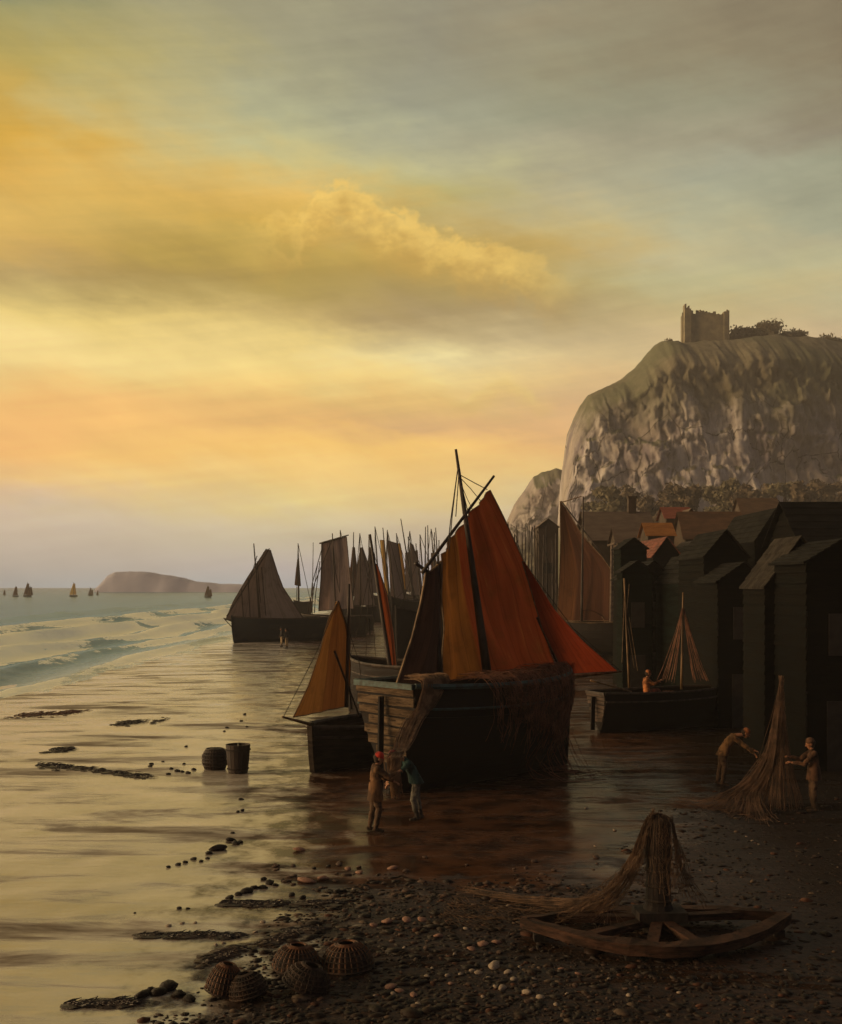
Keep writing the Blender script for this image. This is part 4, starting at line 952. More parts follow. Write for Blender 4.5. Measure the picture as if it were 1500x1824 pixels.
def arc(f, side): # boat shaped frame, f -1..1
    x = cc.x+f*2.02-.10; 
    dy = (1-abs(f)**2.0)
    return Vector((x, cc.y+(-1.30*dy if side < 0 else .55*dy)+.12*f, .16+.05*abs(f)))
for side, nm, wdt in ((-1,'front_rim',.20),(1,'back_rim',.16)):
    q = MB(); pts = [arc(-1+2*i/20, side) for i in range(21)]
    rows = []
    for i, p_ in enumerate(pts):
        tdir = (pts[min(20,i+1)]-pts[max(0,i-1)]).normalized(); nn = Vector((-tdir.y, tdir.x, 0)); kx = wdt*(.55+.45*math.sin(math.pi*i/20))/2*1.6; h = .075
        rows.append([p_-nn*kx-Vector((0,0,h)), p_-nn*kx+Vector((0,0,h)), p_+nn*kx+Vector((0,0,h*.9)), p_+nn*kx-Vector((0,0,h)), p_-nn*kx-Vector((0,0,h))])
    rows = [[v_+Vector((0, random.gauss(0,.008), random.gauss(0,.007))) for v_ in rw[:4]] for rw in rows]; rows = [rw+[rw[0]] for rw in rows]
    q.grid(rows); q.add([rows[0][k] for k in range(4)]+[rows[-1][k] for k in range(4)], [(0,1,2,3),(7,6,5,4)])
    q.build(nm, M_cap, cap)
for f, side in ((-.16,-1),(.2,-1),(-.62,-1),(.72,1),(-.78,1),(.30,1),(-.28,1)):
    q = MB(); e = arc(f, side); s0 = Vector((cc.x-.06, cc.y, .22)); q.bar(s0+(e-s0).normalized()*.2, e+Vector((0,0,.0)), .17, .10); q.build('spoke', M_cap, cap)
q = MB(); q.bar((cc.x-.42,cc.y-.06,.30),(cc.x+.32,cc.y-.02,.30),.5,.16); q.build('foot_block', M_capd, cap)
# frame rests on short bearers
q = MB()
for f in (-.9,-.3,.35,.9):
    e = arc(f,-1); q.box((e.x, e.y+.02, .04), (.16,.22,.13))
q.build('bearer', M_capd, cap)
q = MB(); ct = Vector((cc.x-.06, cc.y, ptop+.02))
for i in range(105):
    if i < 66:      # sweeping away to the left over the ground
        u = random.random(); far_ = random.random() < .6; w1 = 1-u
        ang = math.pi*(.78+.45*u); hug = ct+Vector((math.cos(ang)*.20, math.sin(ang)*.20, -.10-random.random()*.05))
        e = G(820+u*190+random.gauss(0,8), 1584+u*40+random.gauss(0,4), .03) if far_ else Vector((cc.x-.55-1.35*w1, cc.y-.25-.35*u+.5*w1, .24))
        a = Vector((cc.x-.36-.16*w1+random.gauss(0,.02), cc.y-.14+.2*w1, 1.05+.04*w1)); b2 = Vector((cc.x-.72-.30*w1, cc.y-.2+.35*w1+random.gauss(0,.03), .55-.1*random.random()))
        pts = [ct+Vector((random.uniform(-.05,.06),random.uniform(-.05,.05),.0)), hug, a, b2, b2.lerp(e,.5)+Vector((0,0,-.08)), e]
        if far_: pts.append(e+Vector((-random.uniform(.1,.8), random.uniform(-.12,.15), 0)))
    elif i < 88:    # hanging down the right side
        u = random.random(); hug = ct+Vector((.19, -.06-.1*u, -.12)); e = Vector((cc.x+.22+.40*u, cc.y-.1-.2*u, .62-.3*u*random.random())); a = Vector((cc.x+.16+.10*u, cc.y-.15, 1.1))
        pts = [ct, hug, a, e]
    else:            # down the front of the post
        ang = random.uniform(-2.7,-.5); hug = ct+Vector((math.cos(ang)*.21, math.sin(ang)*.21, -.12)); a = Vector((cc.x-.06+math.cos(ang)*.25, cc.y+math.sin(ang)*.25, 1.1)); e = Vector((cc.x-.06+math.cos(ang)*.36, cc.y+math.sin(ang)*.36, random.uniform(.45,.95)))
        pts = [ct, hug, a, e]
    strand(q, pts, random.uniform(.0022,.0048), 20, .03, 1500+i)
def trail(u, v):
    p_ = catmull([ct+Vector((-.08,0,0)), Vector((cc.x-.42,cc.y,1.1)), Vector((cc.x-1.0,cc.y+.05,.55)), Vector((cc.x-1.7,cc.y+.3,.15)), Vector((cc.x-2.6,cc.y+.75,.05)), Vector((cc.x-3.3,cc.y+1.1,.04))], u)
    wd_ = .1+.75*u**.8; return p_+Vector((wd_*(v-.5)*.35, wd_*(v-.5)*1.7, .10*math.sin(v*14+u*6)*(1-u*.3)*.5+.03))
diamond(q, trail, 60, 26, .0026, .02, .8)
def capwing(u, v):
    w1 = 1-u; ang = math.pi*(.78+.45*u); hug = ct+Vector((math.cos(ang)*.20, math.sin(ang)*.20, -.12)); e = G(820+u*190, 1584+u*40, .03)
    a = Vector((cc.x-.36-.16*w1, cc.y-.14+.2*w1, 1.05+.04*w1)); b2 = Vector((cc.x-.72-.30*w1, cc.y-.2+.35*w1, .50)); m_ = b2.lerp(e,.5)-Vector((0,0,.10))
    return catmull([ct, hug, a, b2, m_, e], v)+Vector((0,0,.02*math.sin(u*30+v*12)))
diamond(q, capwing, 30, 70, .0026, .010, .95)
def capright(u, v):
    ang = -math.pi*.62+u*math.pi*.75; rr = .21+.26*v**1.6; return Vector((cc.x-.06+math.cos(ang)*rr, cc.y+math.sin(ang)*rr, ct.z-.03-(.85+.25*math.sin(u*9))*v))
diamond(q, capright, 26, 34, .0024, .010, .9)
tag(q.build('fishing_net', mat('straw_brown_twine', (.14,.078,.04), (.04,.022,.012), .9, 3), None, base=ct), 'fine net draped from the capstan top and sweeping down to the shingle at left', 'fishing net')

# ================================================================== PEOPLE
SK = mat('weathered_skin', (.40,.18,.085), (.30,.13,.06), .6, 8)
def cloth(n, c): return mat(n, tuple(x*1.15 for x in c), tuple(x*.38 for x in c), .95, 5, (1,1,.5), .8, 14, lo=.42, hi=.58)
def caps_mesh(q, a, b_, ra, rb, n=12):
    a, b_ = Vector(a), Vector(b_); d = b_-a; L = max(d.length, 1e-5); d = d/L; prof = []
    for i in range(5): t_ = -math.pi/2+math.pi/2*i/4; prof.append((max(.0005, ra*math.cos(t_)), ra*math.sin(t_)))
    for i in range(1, 5): t_ = math.pi/2*i/4; prof.append((max(.0005, rb*math.cos(t_)), L+rb*math.sin(t_)))
    prof.insert(5, (rb, L)); q.lathe(prof, a, n, d)
def fuse(name, parts, mats, root, voxel=.011, smooth=4):
    """union of tapered limbs re-meshed into ONE continuous skin; each face takes the material of its nearest limb"""
    q = MB()
    for a, b_, ra, rb, mi in parts: caps_mesh(q, a, b_, ra, rb)
    me = bpy.data.meshes.new('tmp'); me.from_pydata([tuple(v) for v in q.v], [], q.f)
    o = bpy.data.objects.new('tmp', me); C.objects.link(o)
    md = o.modifiers.new('r', 'REMESH'); md.mode = 'VOXEL'; md.voxel_size = voxel; md.use_smooth_shade = True
    sm = o.modifiers.new('s', 'SMOOTH'); sm.iterations = smooth; sm.factor = .5
    dg = bpy.context.evaluated_depsgraph_get(); dg.update(); nm = bpy.data.meshes.new_from_object(o.evaluated_get(dg))
    bpy.data.objects.remove(o); bpy.data.meshes.remove(me)
    nm.name = name; nm.materials.clear()
    for m in mats: nm.materials.append(m)
    n = len(nm.polygons); cen = np.empty(n*3); nm.polygons.foreach_get('center', cen); cen = cen.reshape(-1, 3)
    nrs = [q_.normal.copy() for q_ in nm.vertices]
    for vv, nq in zip(nm.vertices, nrs):
        c_ = vv.co; k_ = noise.noise(Vector((c_.x*8, c_.y*8, c_.z*14)))*.018 + noise.noise(Vector((c_.x*22, c_.y*22, c_.z*34)))*.008
        if c_.z < 1.36*1.0: vv.co = c_ + nq*k_
    best = np.full(n, 1e9); idx = np.zeros(n, int)
    for a, b_, ra, rb, mi in parts:
        a = np.array(a); b_ = np.array(b_); d = b_-a; L2 = max(1e-9, d@d); t_ = np.clip((cen-a)@d/L2, 0, 1)
        ds = np.linalg.norm(cen-(a+t_[:,None]*d), axis=1)-(ra+(rb-ra)*t_)
        k = ds < best; best[k] = ds[k]; idx[k] = mi
    nm.polygons.foreach_set('material_index', idx.tolist()); nm.polygons.foreach_set('use_smooth', [True]*n); nm.update()
    o = bpy.data.objects.new(name, nm); C.objects.link(o); o.parent = root; return o
def person(label, loc, heading, J_, top, trou, boots=None, capm=None, skirt=.0, group=None, voxel=.011, beard=None, sc=1.0, headdir=(1,0,-.25), hands=True, scarf=None):
    """J_: joints in metres, x forward, y left, z up; heading = angle of forward in the ground plane"""
    r = thing('person', label, 'person', loc, group)
    g_ = {k: Vector(v)*sc for k, v in J_.items()}; M0, M1, M2, M3 = 0, 1, 2, 3   # skin, top, trousers, boots
    mats = [SK, top, trou, boots or M_rope]; pr = []
    def add(a, b_, ra, rb, m): pr.append((a, b_, ra*sc, rb*sc, m))
    pel, ch, nk, hd = g_['pelvis'], g_['chest'], g_['neck'], g_['head']
    side = Vector((0,1,0))*sc
    for s_ in (-1, 1):
        add(pel+side*.075*s_, pel.lerp(ch,.5)+side*.07*s_, .105, .11, M1 if skirt == 0 else M1)
        add(pel.lerp(ch,.5)+side*.07*s_, ch+side*.085*s_, .11, .115, M1)
        sh = g_['sh'+'rl'[s_ > 0]]
        add(ch+side*.06*s_, sh, .10, .075, M1)
        elb, wr = g_['el'+'rl'[s_ > 0]], g_['wr'+'rl'[s_ > 0]]
        add(sh, elb, .07, .055, M1); add(elb, elb.lerp(wr,.82), .054, .042, M1); add(elb.lerp(wr,.82), wr, .034, .027, M0)
        hip = pel+side*.09*s_-Vector((0,0,.03)); kn, an, to = g_['kn'+'rl'[s_ > 0]], g_['an'+'rl'[s_ > 0]], g_['to'+'rl'[s_ > 0]]
        add(hip, kn, .105, .072, M2); add(kn, kn.lerp(an,.55), .073, .066, M2); add(kn.lerp(an,.55), an, .062, .05, M3)
        add(an+Vector((-.03,0,-.02))*sc, to, .045, .034, M3)
        if hands:
            dv = (wr-elb).normalized(); hv = g_.get('hd'+'rl'[s_ > 0], dv).normalized() if ('hd'+'rl'[s_ > 0]) in g_ else dv
            up = Vector((0,0,1)); sd = hv.cross(up)
            if sd.length < .1: sd = Vector((0,1,0))
            sd.normalize(); nrm = sd.cross(hv).normalized()
            pc = wr+hv*.055*sc
            for o_ in (-.022, 0, .022): add(wr+sd*o_*.6*sc+hv*.01*sc, wr+hv*.085*sc+sd*o_*sc, .018, .016, M0)
            for fi, (o_, l_) in enumerate(((-.031,.060),(-.0105,.074),(.0105,.070),(.031,.055))):
                b0 = wr+hv*.09*sc+sd*o_*sc; b1 = b0+(hv*.75-nrm*.45)*l_*.5*sc+sd*o_*.12*sc; b2_ = b1+(hv*.25-nrm*.8)*l_*.5*sc
                add(b0, b1, .0095, .0088, M0); add(b1, b2_, .0088, .0075, M0)
            tb = wr+hv*.03*sc+sd*-.03*s_*sc; add(tb, tb+(hv*.6-sd*.7*s_-nrm*.3)*.05*sc, .013, .010, M0); add(tb+(hv*.6-sd*.7*s_-nrm*.3)*.05*sc, tb+(hv*1.1-sd*.75*s_-nrm*.6)*.06*sc, .010, .0085, M0)
    add(pel+side*.06-Vector((0,0,.02)), pel-side*.06-Vector((0,0,.02)), .11, .11, M2 if skirt == 0 else M1)
    add(ch, nk, .075, .055, M1); add(nk, hd-Vector((0,0,.03))*sc, .052, .05, M0)
    fd = Vector(headdir).normalized(); hu = Vector((0,0,1)); hs = fd.cross(hu).normalized(); hu = hs.cross(fd).normalized()
    add(hd-fd*.025*sc+hu*.025*sc, hd+fd*.02*sc+hu*.02*sc, .088, .082, M0)                # skull
    add(hd+fd*.035*sc-hu*.03*sc, hd+fd*.045*sc-hu*.085*sc, .062, .036, M0)               # jaw and chin
    add(hd+fd*.098*sc+hu*.008*sc, hd+fd*.118*sc-hu*.028*sc, .010, .015, M0)              # nose
    add(hd+fd*.090*sc+hs*.032*sc+hu*.027*sc, hd+fd*.090*sc-hs*.032*sc+hu*.027*sc, .012, .012, M0)   # brow
    for s_ in (-1, 1): add(hd-fd*.005*sc+hs*s_*.085*sc+hu*.02*sc, hd-fd*.008*sc+hs*s_*.088*sc-hu*.025*sc, .014, .010, M0)
    add(hd+fd*.088*sc+hs*.018*sc-hu*.052*sc, hd+fd*.088*sc-hs*.018*sc-hu*.052*sc, .008, .008, M0)   # mouth
    q0 = fuse('body', pr, mats, r, voxel*sc)
    # eyes
    for s_ in (-1, 1):
        q = MB(); q.ico(hd+fd*.086*sc+hs*s_*.031*sc+hu*.005*sc, .0105*sc, 1, 0); o = q.build('eye', mat('dark_eye', (.02,.012,.01), None, .3), None); o.parent = r
    # hair, cap, smock hem
    q = MB(); caps_mesh(q, hd-fd*.045*sc+hu*.02*sc, hd-fd*.03*sc-hu*.04*sc, .088*sc, .068*sc); o = q.build('hair', mat('dark_hair', (.035,.02,.012), None, .9, 20), None, True); o.parent = r
    if capm:
        q = MB(); rr = .098*sc
        q.lathe([(rr*1.03,.0),(rr*1.08,.03*sc),(rr*1.02,.06*sc),(rr*.86,.095*sc),(rr*.5,.118*sc),(.002,.125*sc)], hd+hu*.03*sc-fd*.01*sc, 16, hu)
        o = q.build('cap', capm, None, True); o.parent = r
        if scarf is None:
            q = MB(); q.grid([[hd+hu*(.045-.018*f)*sc+fd*(rr*(.88+f*.42)*math.cos(a))+hs*(rr*(.95)*math.sin(a)) for a in np.linspace(-1.1,1.1,9)] for f in (0,.5,1)]); o2 = q.build('peak', capm, None, True); o2.parent = o
    if beard:
        q = MB(); caps_mesh(q, hd+fd*.05*sc-hu*.055*sc, hd+fd*.05*sc-hu*.11*sc, .055*sc, .03*sc); o = q.build('beard', beard, None, True); o.parent = r
    if skirt:
        q = MB(); rows = []
        up = (ch-pel).normalized()
        for i in range(8):
            f = i/7; c_ = pel.lerp(ch,.45)*(1-f)+(pel+(g_['knr']+g_['knl']-2*pel)*.25*skirt*f*2)*f if False else pel.lerp(ch,.45).lerp(pel.lerp((g_['knr']+g_['knl'])*.5, skirt), f)
            rows.append([c_+Vector((math.cos(a)*(.135+.035*f+.012*f*math.sin(a*5)), math.sin(a)*(.195+.03*f+.012*f*math.cos(a*6)), 0))*sc for a in np.linspace(0, 2*math.pi, 25)])
        q.grid(rows); o = q.build('smock_skirt', top, None, True); o.parent = r
    r.rotation_euler = (0, 0, heading)
    return r
def stand(over=None, lean=.0):
    """standing joints; lean bends the trunk forward from the hips (radians)"""
    pel = Vector((0,0,.93)); c_, s_ = math.cos(lean), math.sin(lean)
    def tr(x, z): return Vector((x*c_+z*s_, 0, pel.z+z*c_-x*s_))
    j = dict(pelvis=pel, chest=tr(.0,.36), neck=tr(.02,.53), head=tr(.05,.66))
    for k, y in (('r',-.19),('l',.19)):
        sh = tr(0,.46); j['sh'+k] = Vector((sh.x, y, sh.z)); j['el'+k] = Vector((sh.x+.05, y*1.2, sh.z-.29)); j['wr'+k] = Vector((sh.x+.18, y*1.1, sh.z-.5))
        yy = y*.55; j['kn'+k] = Vector((.03, yy, .50)); j['an'+k] = Vector((-.01, yy, .10)); j['to'+k] = Vector((.15, yy*1.25, .045))
    j['head'].z += .0
    if over: j.update({k: Vector(v) for k, v in over.items()})
    return j
smock = cloth('ochre_brown_smock', (.15,.07,.024)); teal = cloth('dark_teal_jacket', (.018,.055,.05)); grey = cloth('grey_trousers', (.13,.12,.095)); brown = cloth('brown_trousers', (.085,.048,.025))
tan = cloth('tan_smock', (.24,.125,.045)); orange = cloth('orange_shirt', (.45,.16,.045)); redc = cloth('red_cap', (.50,.035,.02)); maroon = cloth('maroon_cap', (.16,.02,.02)); tanc = cloth('orange_tan_cap', (.42,.15,.05)); blk = cloth('near_black_clothes', (.02,.018,.018)); rust = cloth('rust_brown_coat', (.10,.045,.02))
# 1: faces right (+x), arms up to the net
j = stand(dict(elr=(.26,-.22,1.22), wrr=(.47,-.10,1.30), ell=(.22,.22,1.14), wrl=(.44,.10,1.06), knr=(.07,-.10,.50), knl=(-.02,.10,.50), anr=(.0,-.10,.10), anl=(-.10,.11,.10), tor=(.16,-.12,.045), tol=(.05,.13,.045), neck=(.05,0,1.45), head=(.09,0,1.58)), .06)
person('fisherman in a long ochre brown smock and red cap, handling the hauled net', man1, R(12), j, smock, brown, brown, redc, skirt=.55)
# 2: faces left, bent forward, arms reaching down
j = stand(dict(elr=(.52,-.20,1.10), wrr=(.62,-.08,.92), ell=(.48,.20,1.06), wrl=(.64,.08,.86), knr=(-.03,-.11,.50), knl=(.09,.11,.50), anr=(-.12,-.11,.10), anl=(.0,.11,.10), tor=(.03,-.13,.045), tol=(.15,.12,.045), head=(.52,0,1.46)), .50)
person('bending fisherman in a dark teal jacket, grey trousers and maroon cap', man2, R(190), j, teal, grey, M_rope, maroon, skirt=.16, headdir=(1,.1,-.5))
# 3: bent over the foot of the net tent, faces right
m3 = G(1287,1400)
j = stand(dict(elr=(.62,-.18,1.05), wrr=(.80,-.10,.88), ell=(.60,.18,1.02), wrl=(.84,.08,.94), knr=(.05,-.10,.50), knl=(-.04,.10,.50), head=(.60,0,1.40), anl=(-.12,.10,.10), tol=(.04,.12,.045)), .62)
person('stooping fisherman in a tan smock and orange cap left of the net tent', m3, R(-8), j, tan, brown, brown, tanc, skirt=.25, headdir=(1,0,-.55))
# 4: right of the tent, faces left
m4 = G(1450,1446)
j = stand(dict(elr=(.28,-.20,1.20), wrr=(.52,-.12,1.26), ell=(.26,.20,1.14), wrl=(.52,.10,1.16)), .05)
person('standing man in a rust brown coat holding the net tent from its right', m4, R(172), j, rust, brown, brown, rust, skirt=.4, scarf=1)
# 5: seated in the small open boat, faces right
s5 = J.pl(1152, 1222, -.15); s5.z = 1.02
j = dict(pelvis=(0,0,.36), chest=(-.02,0,.72), neck=(.02,0,.89), head=(.06,0,1.03), shr=(-.01,-.19,.82), shl=(-.01,.19,.82), elr=(.22,-.2,.66), wrr=(.46,-.1,.78), ell=(.20,.2,.62), wrl=(.44,.1,.70),
         knr=(.42,-.12,.42), knl=(.42,.12,.42), anr=(.48,-.12,.06), anl=(.46,.12,.06), tor=(.64,-.13,.035), tol=(.62,.13,.035))
person('seated fisherman in an orange shirt mending nets in the small open boat', s5, R(4), j, orange, cloth('dark_red_breeches', (.14,.03,.02)), M_rope, tanc, scarf=1, headdir=(1,0,-.15))
q = MB(); q.box((s5.x-.02, s5.y, 1.02+.14), (.34,1.3,.05)); q.box((s5.x-.02, s5.y, 1.02+.04), (.30,.10,.2)); q.build('thwart', M_deck, J.root)
# 6, 7 tiny figures by the far boat
j = stand(None, .03)
person('tiny dark figure with pale legs beside the grey-sailed boat, left one of the pair', G(502,1153), R(200), j, blk, cloth('pale_trousers', (.40,.30,.17)), None, blk, voxel=.03, hands=False, group='two figures beside the grey-sailed boat')
person('tiny dark figure beside the grey-sailed boat, right one of the pair', G(511,1156), R(160), j, blk, cloth('buff_trousers', (.30,.22,.12)), None, blk, voxel=.03, hands=False, group='two figures beside the grey-sailed boat')

# goods in the small open boat
for k, (px, wd_, hh, lb) in enumerate(((1192,.42,.24,'brown heap of net beside the seated fisherman'),(1236,.36,.20,'middle brown heap of net just right of the netted mast in the open boat'),(1258,.34,.17,'last brown heap of net near the bow of the small open boat'))):
    p_ = J.pl(px, 1226, .15); p_.z = 1.14; q = MB()
    for i in range(60):
        a = random.uniform(0, 6.28); rr = random.random()
        strand(q, [p_+Vector((math.cos(a)*wd_, math.sin(a)*wd_*.8, 0)), p_+Vector((math.cos(a+1.)*wd_*.5, math.sin(a+1.)*wd_*.4, hh*random.uniform(.7,1.2))), p_+Vector((math.cos(a+2.6)*wd_, math.sin(a+2.6)*wd_*.8, .02))], .014, 7, .05, k*99+i)
    q.ico(p_, wd_*.8, 2, .2, (1,.8,hh/wd_), k)
    tag(q.build('net_heap', M_net, None, base=p_), lb, 'net heap', 'net heaps in the small open boat')

# ================================================================== BASKETS, TUBS, STONES
M_wick = mat('ochre_wicker', (.17,.06,.014), (.035,.014,.006), .7, 5, (1,1,1), .3); M_wickd = mat('dark_wicker', (.05,.024,.011), (.014,.008,.005), .8, 7)
def pot(px, py, dia, hh, label, tilt, m, seed):
    c = G(px, py); r = thing('lobster_pot', label, 'lobster pot', c, 'wicker lobster pots on the wet sand'); rd = dia/2
    rot = Matrix.Rotation(R(tilt), 3, 'Y') @ Matrix.Rotation(R(seed*31), 3, 'Z')
    def S(a, f, out=0):   # f 0 bottom .. 1 neck
        rr = rd*(1.0*math.cos(f*1.36)**.72)+out; return c+rot @ Vector((math.cos(a)*rr, math.sin(a)*rr, hh*math.sin(f*1.30)/.96))+Vector((0,0,.02+abs(math.sin(R(tilt)))*rd*.55))
    q = MB(); n = 26
    for k in range(n):
        a = 2*math.pi*k/n; q.tube([S(a, f/8) for f in range(9)], .0085, 4)
    q.build('ribs', m, r)
    q = MB()
    for f in (0, .16, .34, .52, .7): q.tube([S(2*math.pi*k/24, f, .006) for k in range(25)], .010 if f else .016, 4)
    q.build('hoops', M_wickd if m is M_wick else m, r)
    q = MB(); rows = [[S(2*math.pi*k/24, f, -.02) for k in range(25)] for f in (0,.25,.5,.75,.95)]; q.grid(rows); q.build('lining', M_wickd, r)
    q = MB()
    for z_ in (.93, .97, 1.02): q.tube([S(2*math.pi*k/16, z_, .01) for k in range(17)], .013, 4)
    q.build('neck', m, r); return r
pot(528,1727,.66,.30,'dark wicker lobster pot with an ochre neck, upper left of the three together',4,M_wick,1)
pot(619,1724,.72,.31,'roundest ochre ribbed lobster pot, right of the three together',-3,M_wick,2)
pot(545,1765,.62,.27,'dark brown ribbed lobster pot lying tilted in front of the other two',18,M_wickd,3)
pot(397,1770,.46,.34,'tall rounded dark lobster pot, left of the separate pair',12,M_wick,4)
pot(443,1776,.50,.25,'low brown lobster pot, right of the separate pair',-14,M_wickd,5)
# tub and basket on the wet sand in the middle distance
def tub(px, py, rd, hh, label, name, cat, m):
    c = G(px, py); r = thing(name, label, cat, c); q = MB(); n = 18
    for k in range(n):
        a = 2*math.pi*k/n; a2 = 2*math.pi*(k+.93)/n; vs = []
        for z_, rr in ((0,.84),(hh*.5,.97),(hh,1.06)):
            for aa in (a, a2):
                for o_ in (1, .9): vs.append(c+Vector((math.cos(aa)*rd*rr*o_, math.sin(aa)*rd*rr*o_, z_)))
        q.add(vs, [(0,2,6,4),(4,6,10,8),(1,5,7,3),(5,9,11,7),(8,10,11,9),(0,4,5,1),(4,8,9,5),(2,3,7,6),(6,7,11,10)])
    q.build('staves', m, r); q = MB()
    for z_, rr in ((hh*.15,.88),(hh*.82,1.04)): q.tube([c+Vector((math.cos(2*math.pi*k/24)*rd*(rr+.02), math.sin(2*math.pi*k/24)*rd*(rr+.02), z_)) for k in range(25)], .018, 5)
    q.build('hoop', M_rope, r); q = MB(); q.lathe([(rd*.8,.03),(rd*.95,hh*.82),(rd*.5,hh*.9),(.01,hh*.93)], c, 16); q.build('contents', M_deck, r); return r
M_tub = mat('dark_brown_staves', (.035,.017,.008), (.014,.008,.005), .6, 3, (1,1,.4), .5)
tub(424,1376,.33,.80,'tall dark wooden tub standing on the wet sand','tub','tub',M_tub)
c = G(383,1370); bk = thing('basket', 'low round dark basket beside the tall tub', 'basket', c); q = MB()
for k in range(24):
    a = 2*math.pi*k/24; q.tube([c+Vector((math.cos(a)*.36*s_, math.sin(a)*.36*s_, z_)) for s_, z_ in ((.78,.0),(1,.2),(1.0,.4),(.72,.58))], .014, 4)
q.build('ribs', M_tub, bk); q = MB()
for s_, z_ in ((.8,.02),(.93,.12),(1.02,.22),(1.04,.32),(1.0,.42),(.88,.5),(.72,.58)): q.tube([c+Vector((math.cos(2*math.pi*k/24)*.36*s_, math.sin(2*math.pi*k/24)*.36*s_, z_)) for k in range(25)], .022, 4)
q.lathe([(.27,.02),(.34,.2),(.34,.42),(.2,.58),(.01,.64)], c, 16); q.build('weave', M_tub, bk)

# stones: master meshes then copies
M_st = {'pale': mat('pale_stone', (.34,.27,.20), (.22,.17,.12), .7, 5, (1,1,1), .3), 'pink': mat('pinkish_stone', (.32,.17,.11), (.20,.10,.065), .7, 5, (1,1,1), .3), 'dark': mat('dark_stone', (.016,.009,.006), (.008,.005,.004), .55, 5, (1,1,1), .4, spec=.18), 'brown': mat('brown_stone', (.085,.04,.022), (.035,.018,.011), .75, 5, (1,1,1), .4)}
masters = {}
def stone(kind, loc, s_, sq=.55, label=None, group=None):
    key = (kind, random.randrange(4))
    if key not in masters:
        q = MB(); q.ico((0,0,0), 1, 2, .22, (1,.8,.5), key[1]*5+hash(kind) % 3 if False else key[1]*5+len(kind)); m0 = q.build('stone', M_st[kind], None, True, base=(0,0,0)); masters[key] = m0; o = m0
    else: o = masters[key].copy(); C.objects.link(o)
    o.location = (loc[0], loc[1], loc[2]+s_*.22); o.rotation_euler = (random.uniform(-.2,.2), random.uniform(-.2,.2), random.uniform(0,6.28)); o.scale = (s_*random.uniform(.85,1.2), s_*random.uniform(.8,1.1), s_*sq*1.7)
    tag(o, label, 'stone', group); return o
GP = 'pale stones on the dark shingle'
pale = [(880,1722,13),(905,1732,8),(915,1745,8),(895,1760,9),(938,1768,9),(962,1777,9),(882,1758,6),(852,1733,7),(760,1740,6),(797,1738,6),(820,1736,6),(840,1729,6),(700,1770,6),(668,1775,5),(745,1790,7),(925,1722,5),(950,1745,6),(870,1742,5),(990,1790,6),(1010,1770,4),(860,1775,5),(770,1725,4),(810,1700,4),(720,1690,4),(830,1655,5),(905,1615,4),(1120,1775,6),(1085,1745,4),(1210,1770,5),(1240,1745,4),(640,1735,4),(662,1748,4)]
for px, py, rp in pale:
    g0 = G(px, py); stone('pale', (g0.x, g0.y, gz(g0.x, g0.y)), rp/F*g0.y*1.0, .6, 'pale rounded stone lying on the dark shingle in the foreground', GP)
for px, py, rp in [(695,1758,12),(737,1772,9),(712,1765,8),(803,1752,7),(576,1567,13),(545,1572,16),(690,1645,14),(725,1642,12),(752,1641,10),(665,1650,9),(860,1682,12),(885,1678,10),(840,1690,9),(782,1668,10),(700,1548,9),(640,1555,8),(535,1515,12),(620,1548,8),(1000,1725,6),(1030,1735,6)]:
    g0 = G(px, py); stone('pink', (g0.x, g0.y, gz(g0.x, g0.y)), rp/F*g0.y, .35, 'flat pinkish stone on the shingle in the foreground', 'pinkish flat stones')
dk = [(388,1515,14),(372,1522,8),(410,1497,9),(420,1503,8),(414,1484,5),(428,1500,6),(376,1515,6),(345,1531,7),(358,1535,5),(330,1537,6),(318,1541,6),(370,1530,5),(300,1545,5),(432,1445,6),(424,1447,5),(430,1425,5),(480,1575,10),(468,1582,8),(470,1568,7),(490,1578,7),(440,1590,13),(425,1595,9),(452,1583,9),(410,1601,9),(400,1608,8),(505,1570,6),(320,1618,6),(335,1618,4),(240,1625,3),(600,1590,10),(612,1588,8),(270,1362,5),(328,1362,4),(290,1357,3),(268,1366,5),(316,1375,6),(305,1371,5),(345,1372,6),(335,1378,6),(325,1376,5),(300,1380,5),(332,1330,4),(405,1297,4),(400,1303,3),(430,1285,4),(436,1273,4),(440,1295,3),(300,1762,22),(280,1772,18),(255,1775,16),(318,1775,15),(268,1768,12),(338,1782,12),(560,1548,6),(585,1544,6),(520,1595,8),(540,1600,8),(650,1580,9),(630,1590,8)]
for i, (px, py, rp) in enumerate(dk):
    g0 = G(px, py); stone('dark', (g0.x, g0.y, gz(g0.x, g0.y)), rp/F*g0.y, .5, 'dark wet stone on the sand left of the shingle', 'dark wet stones')
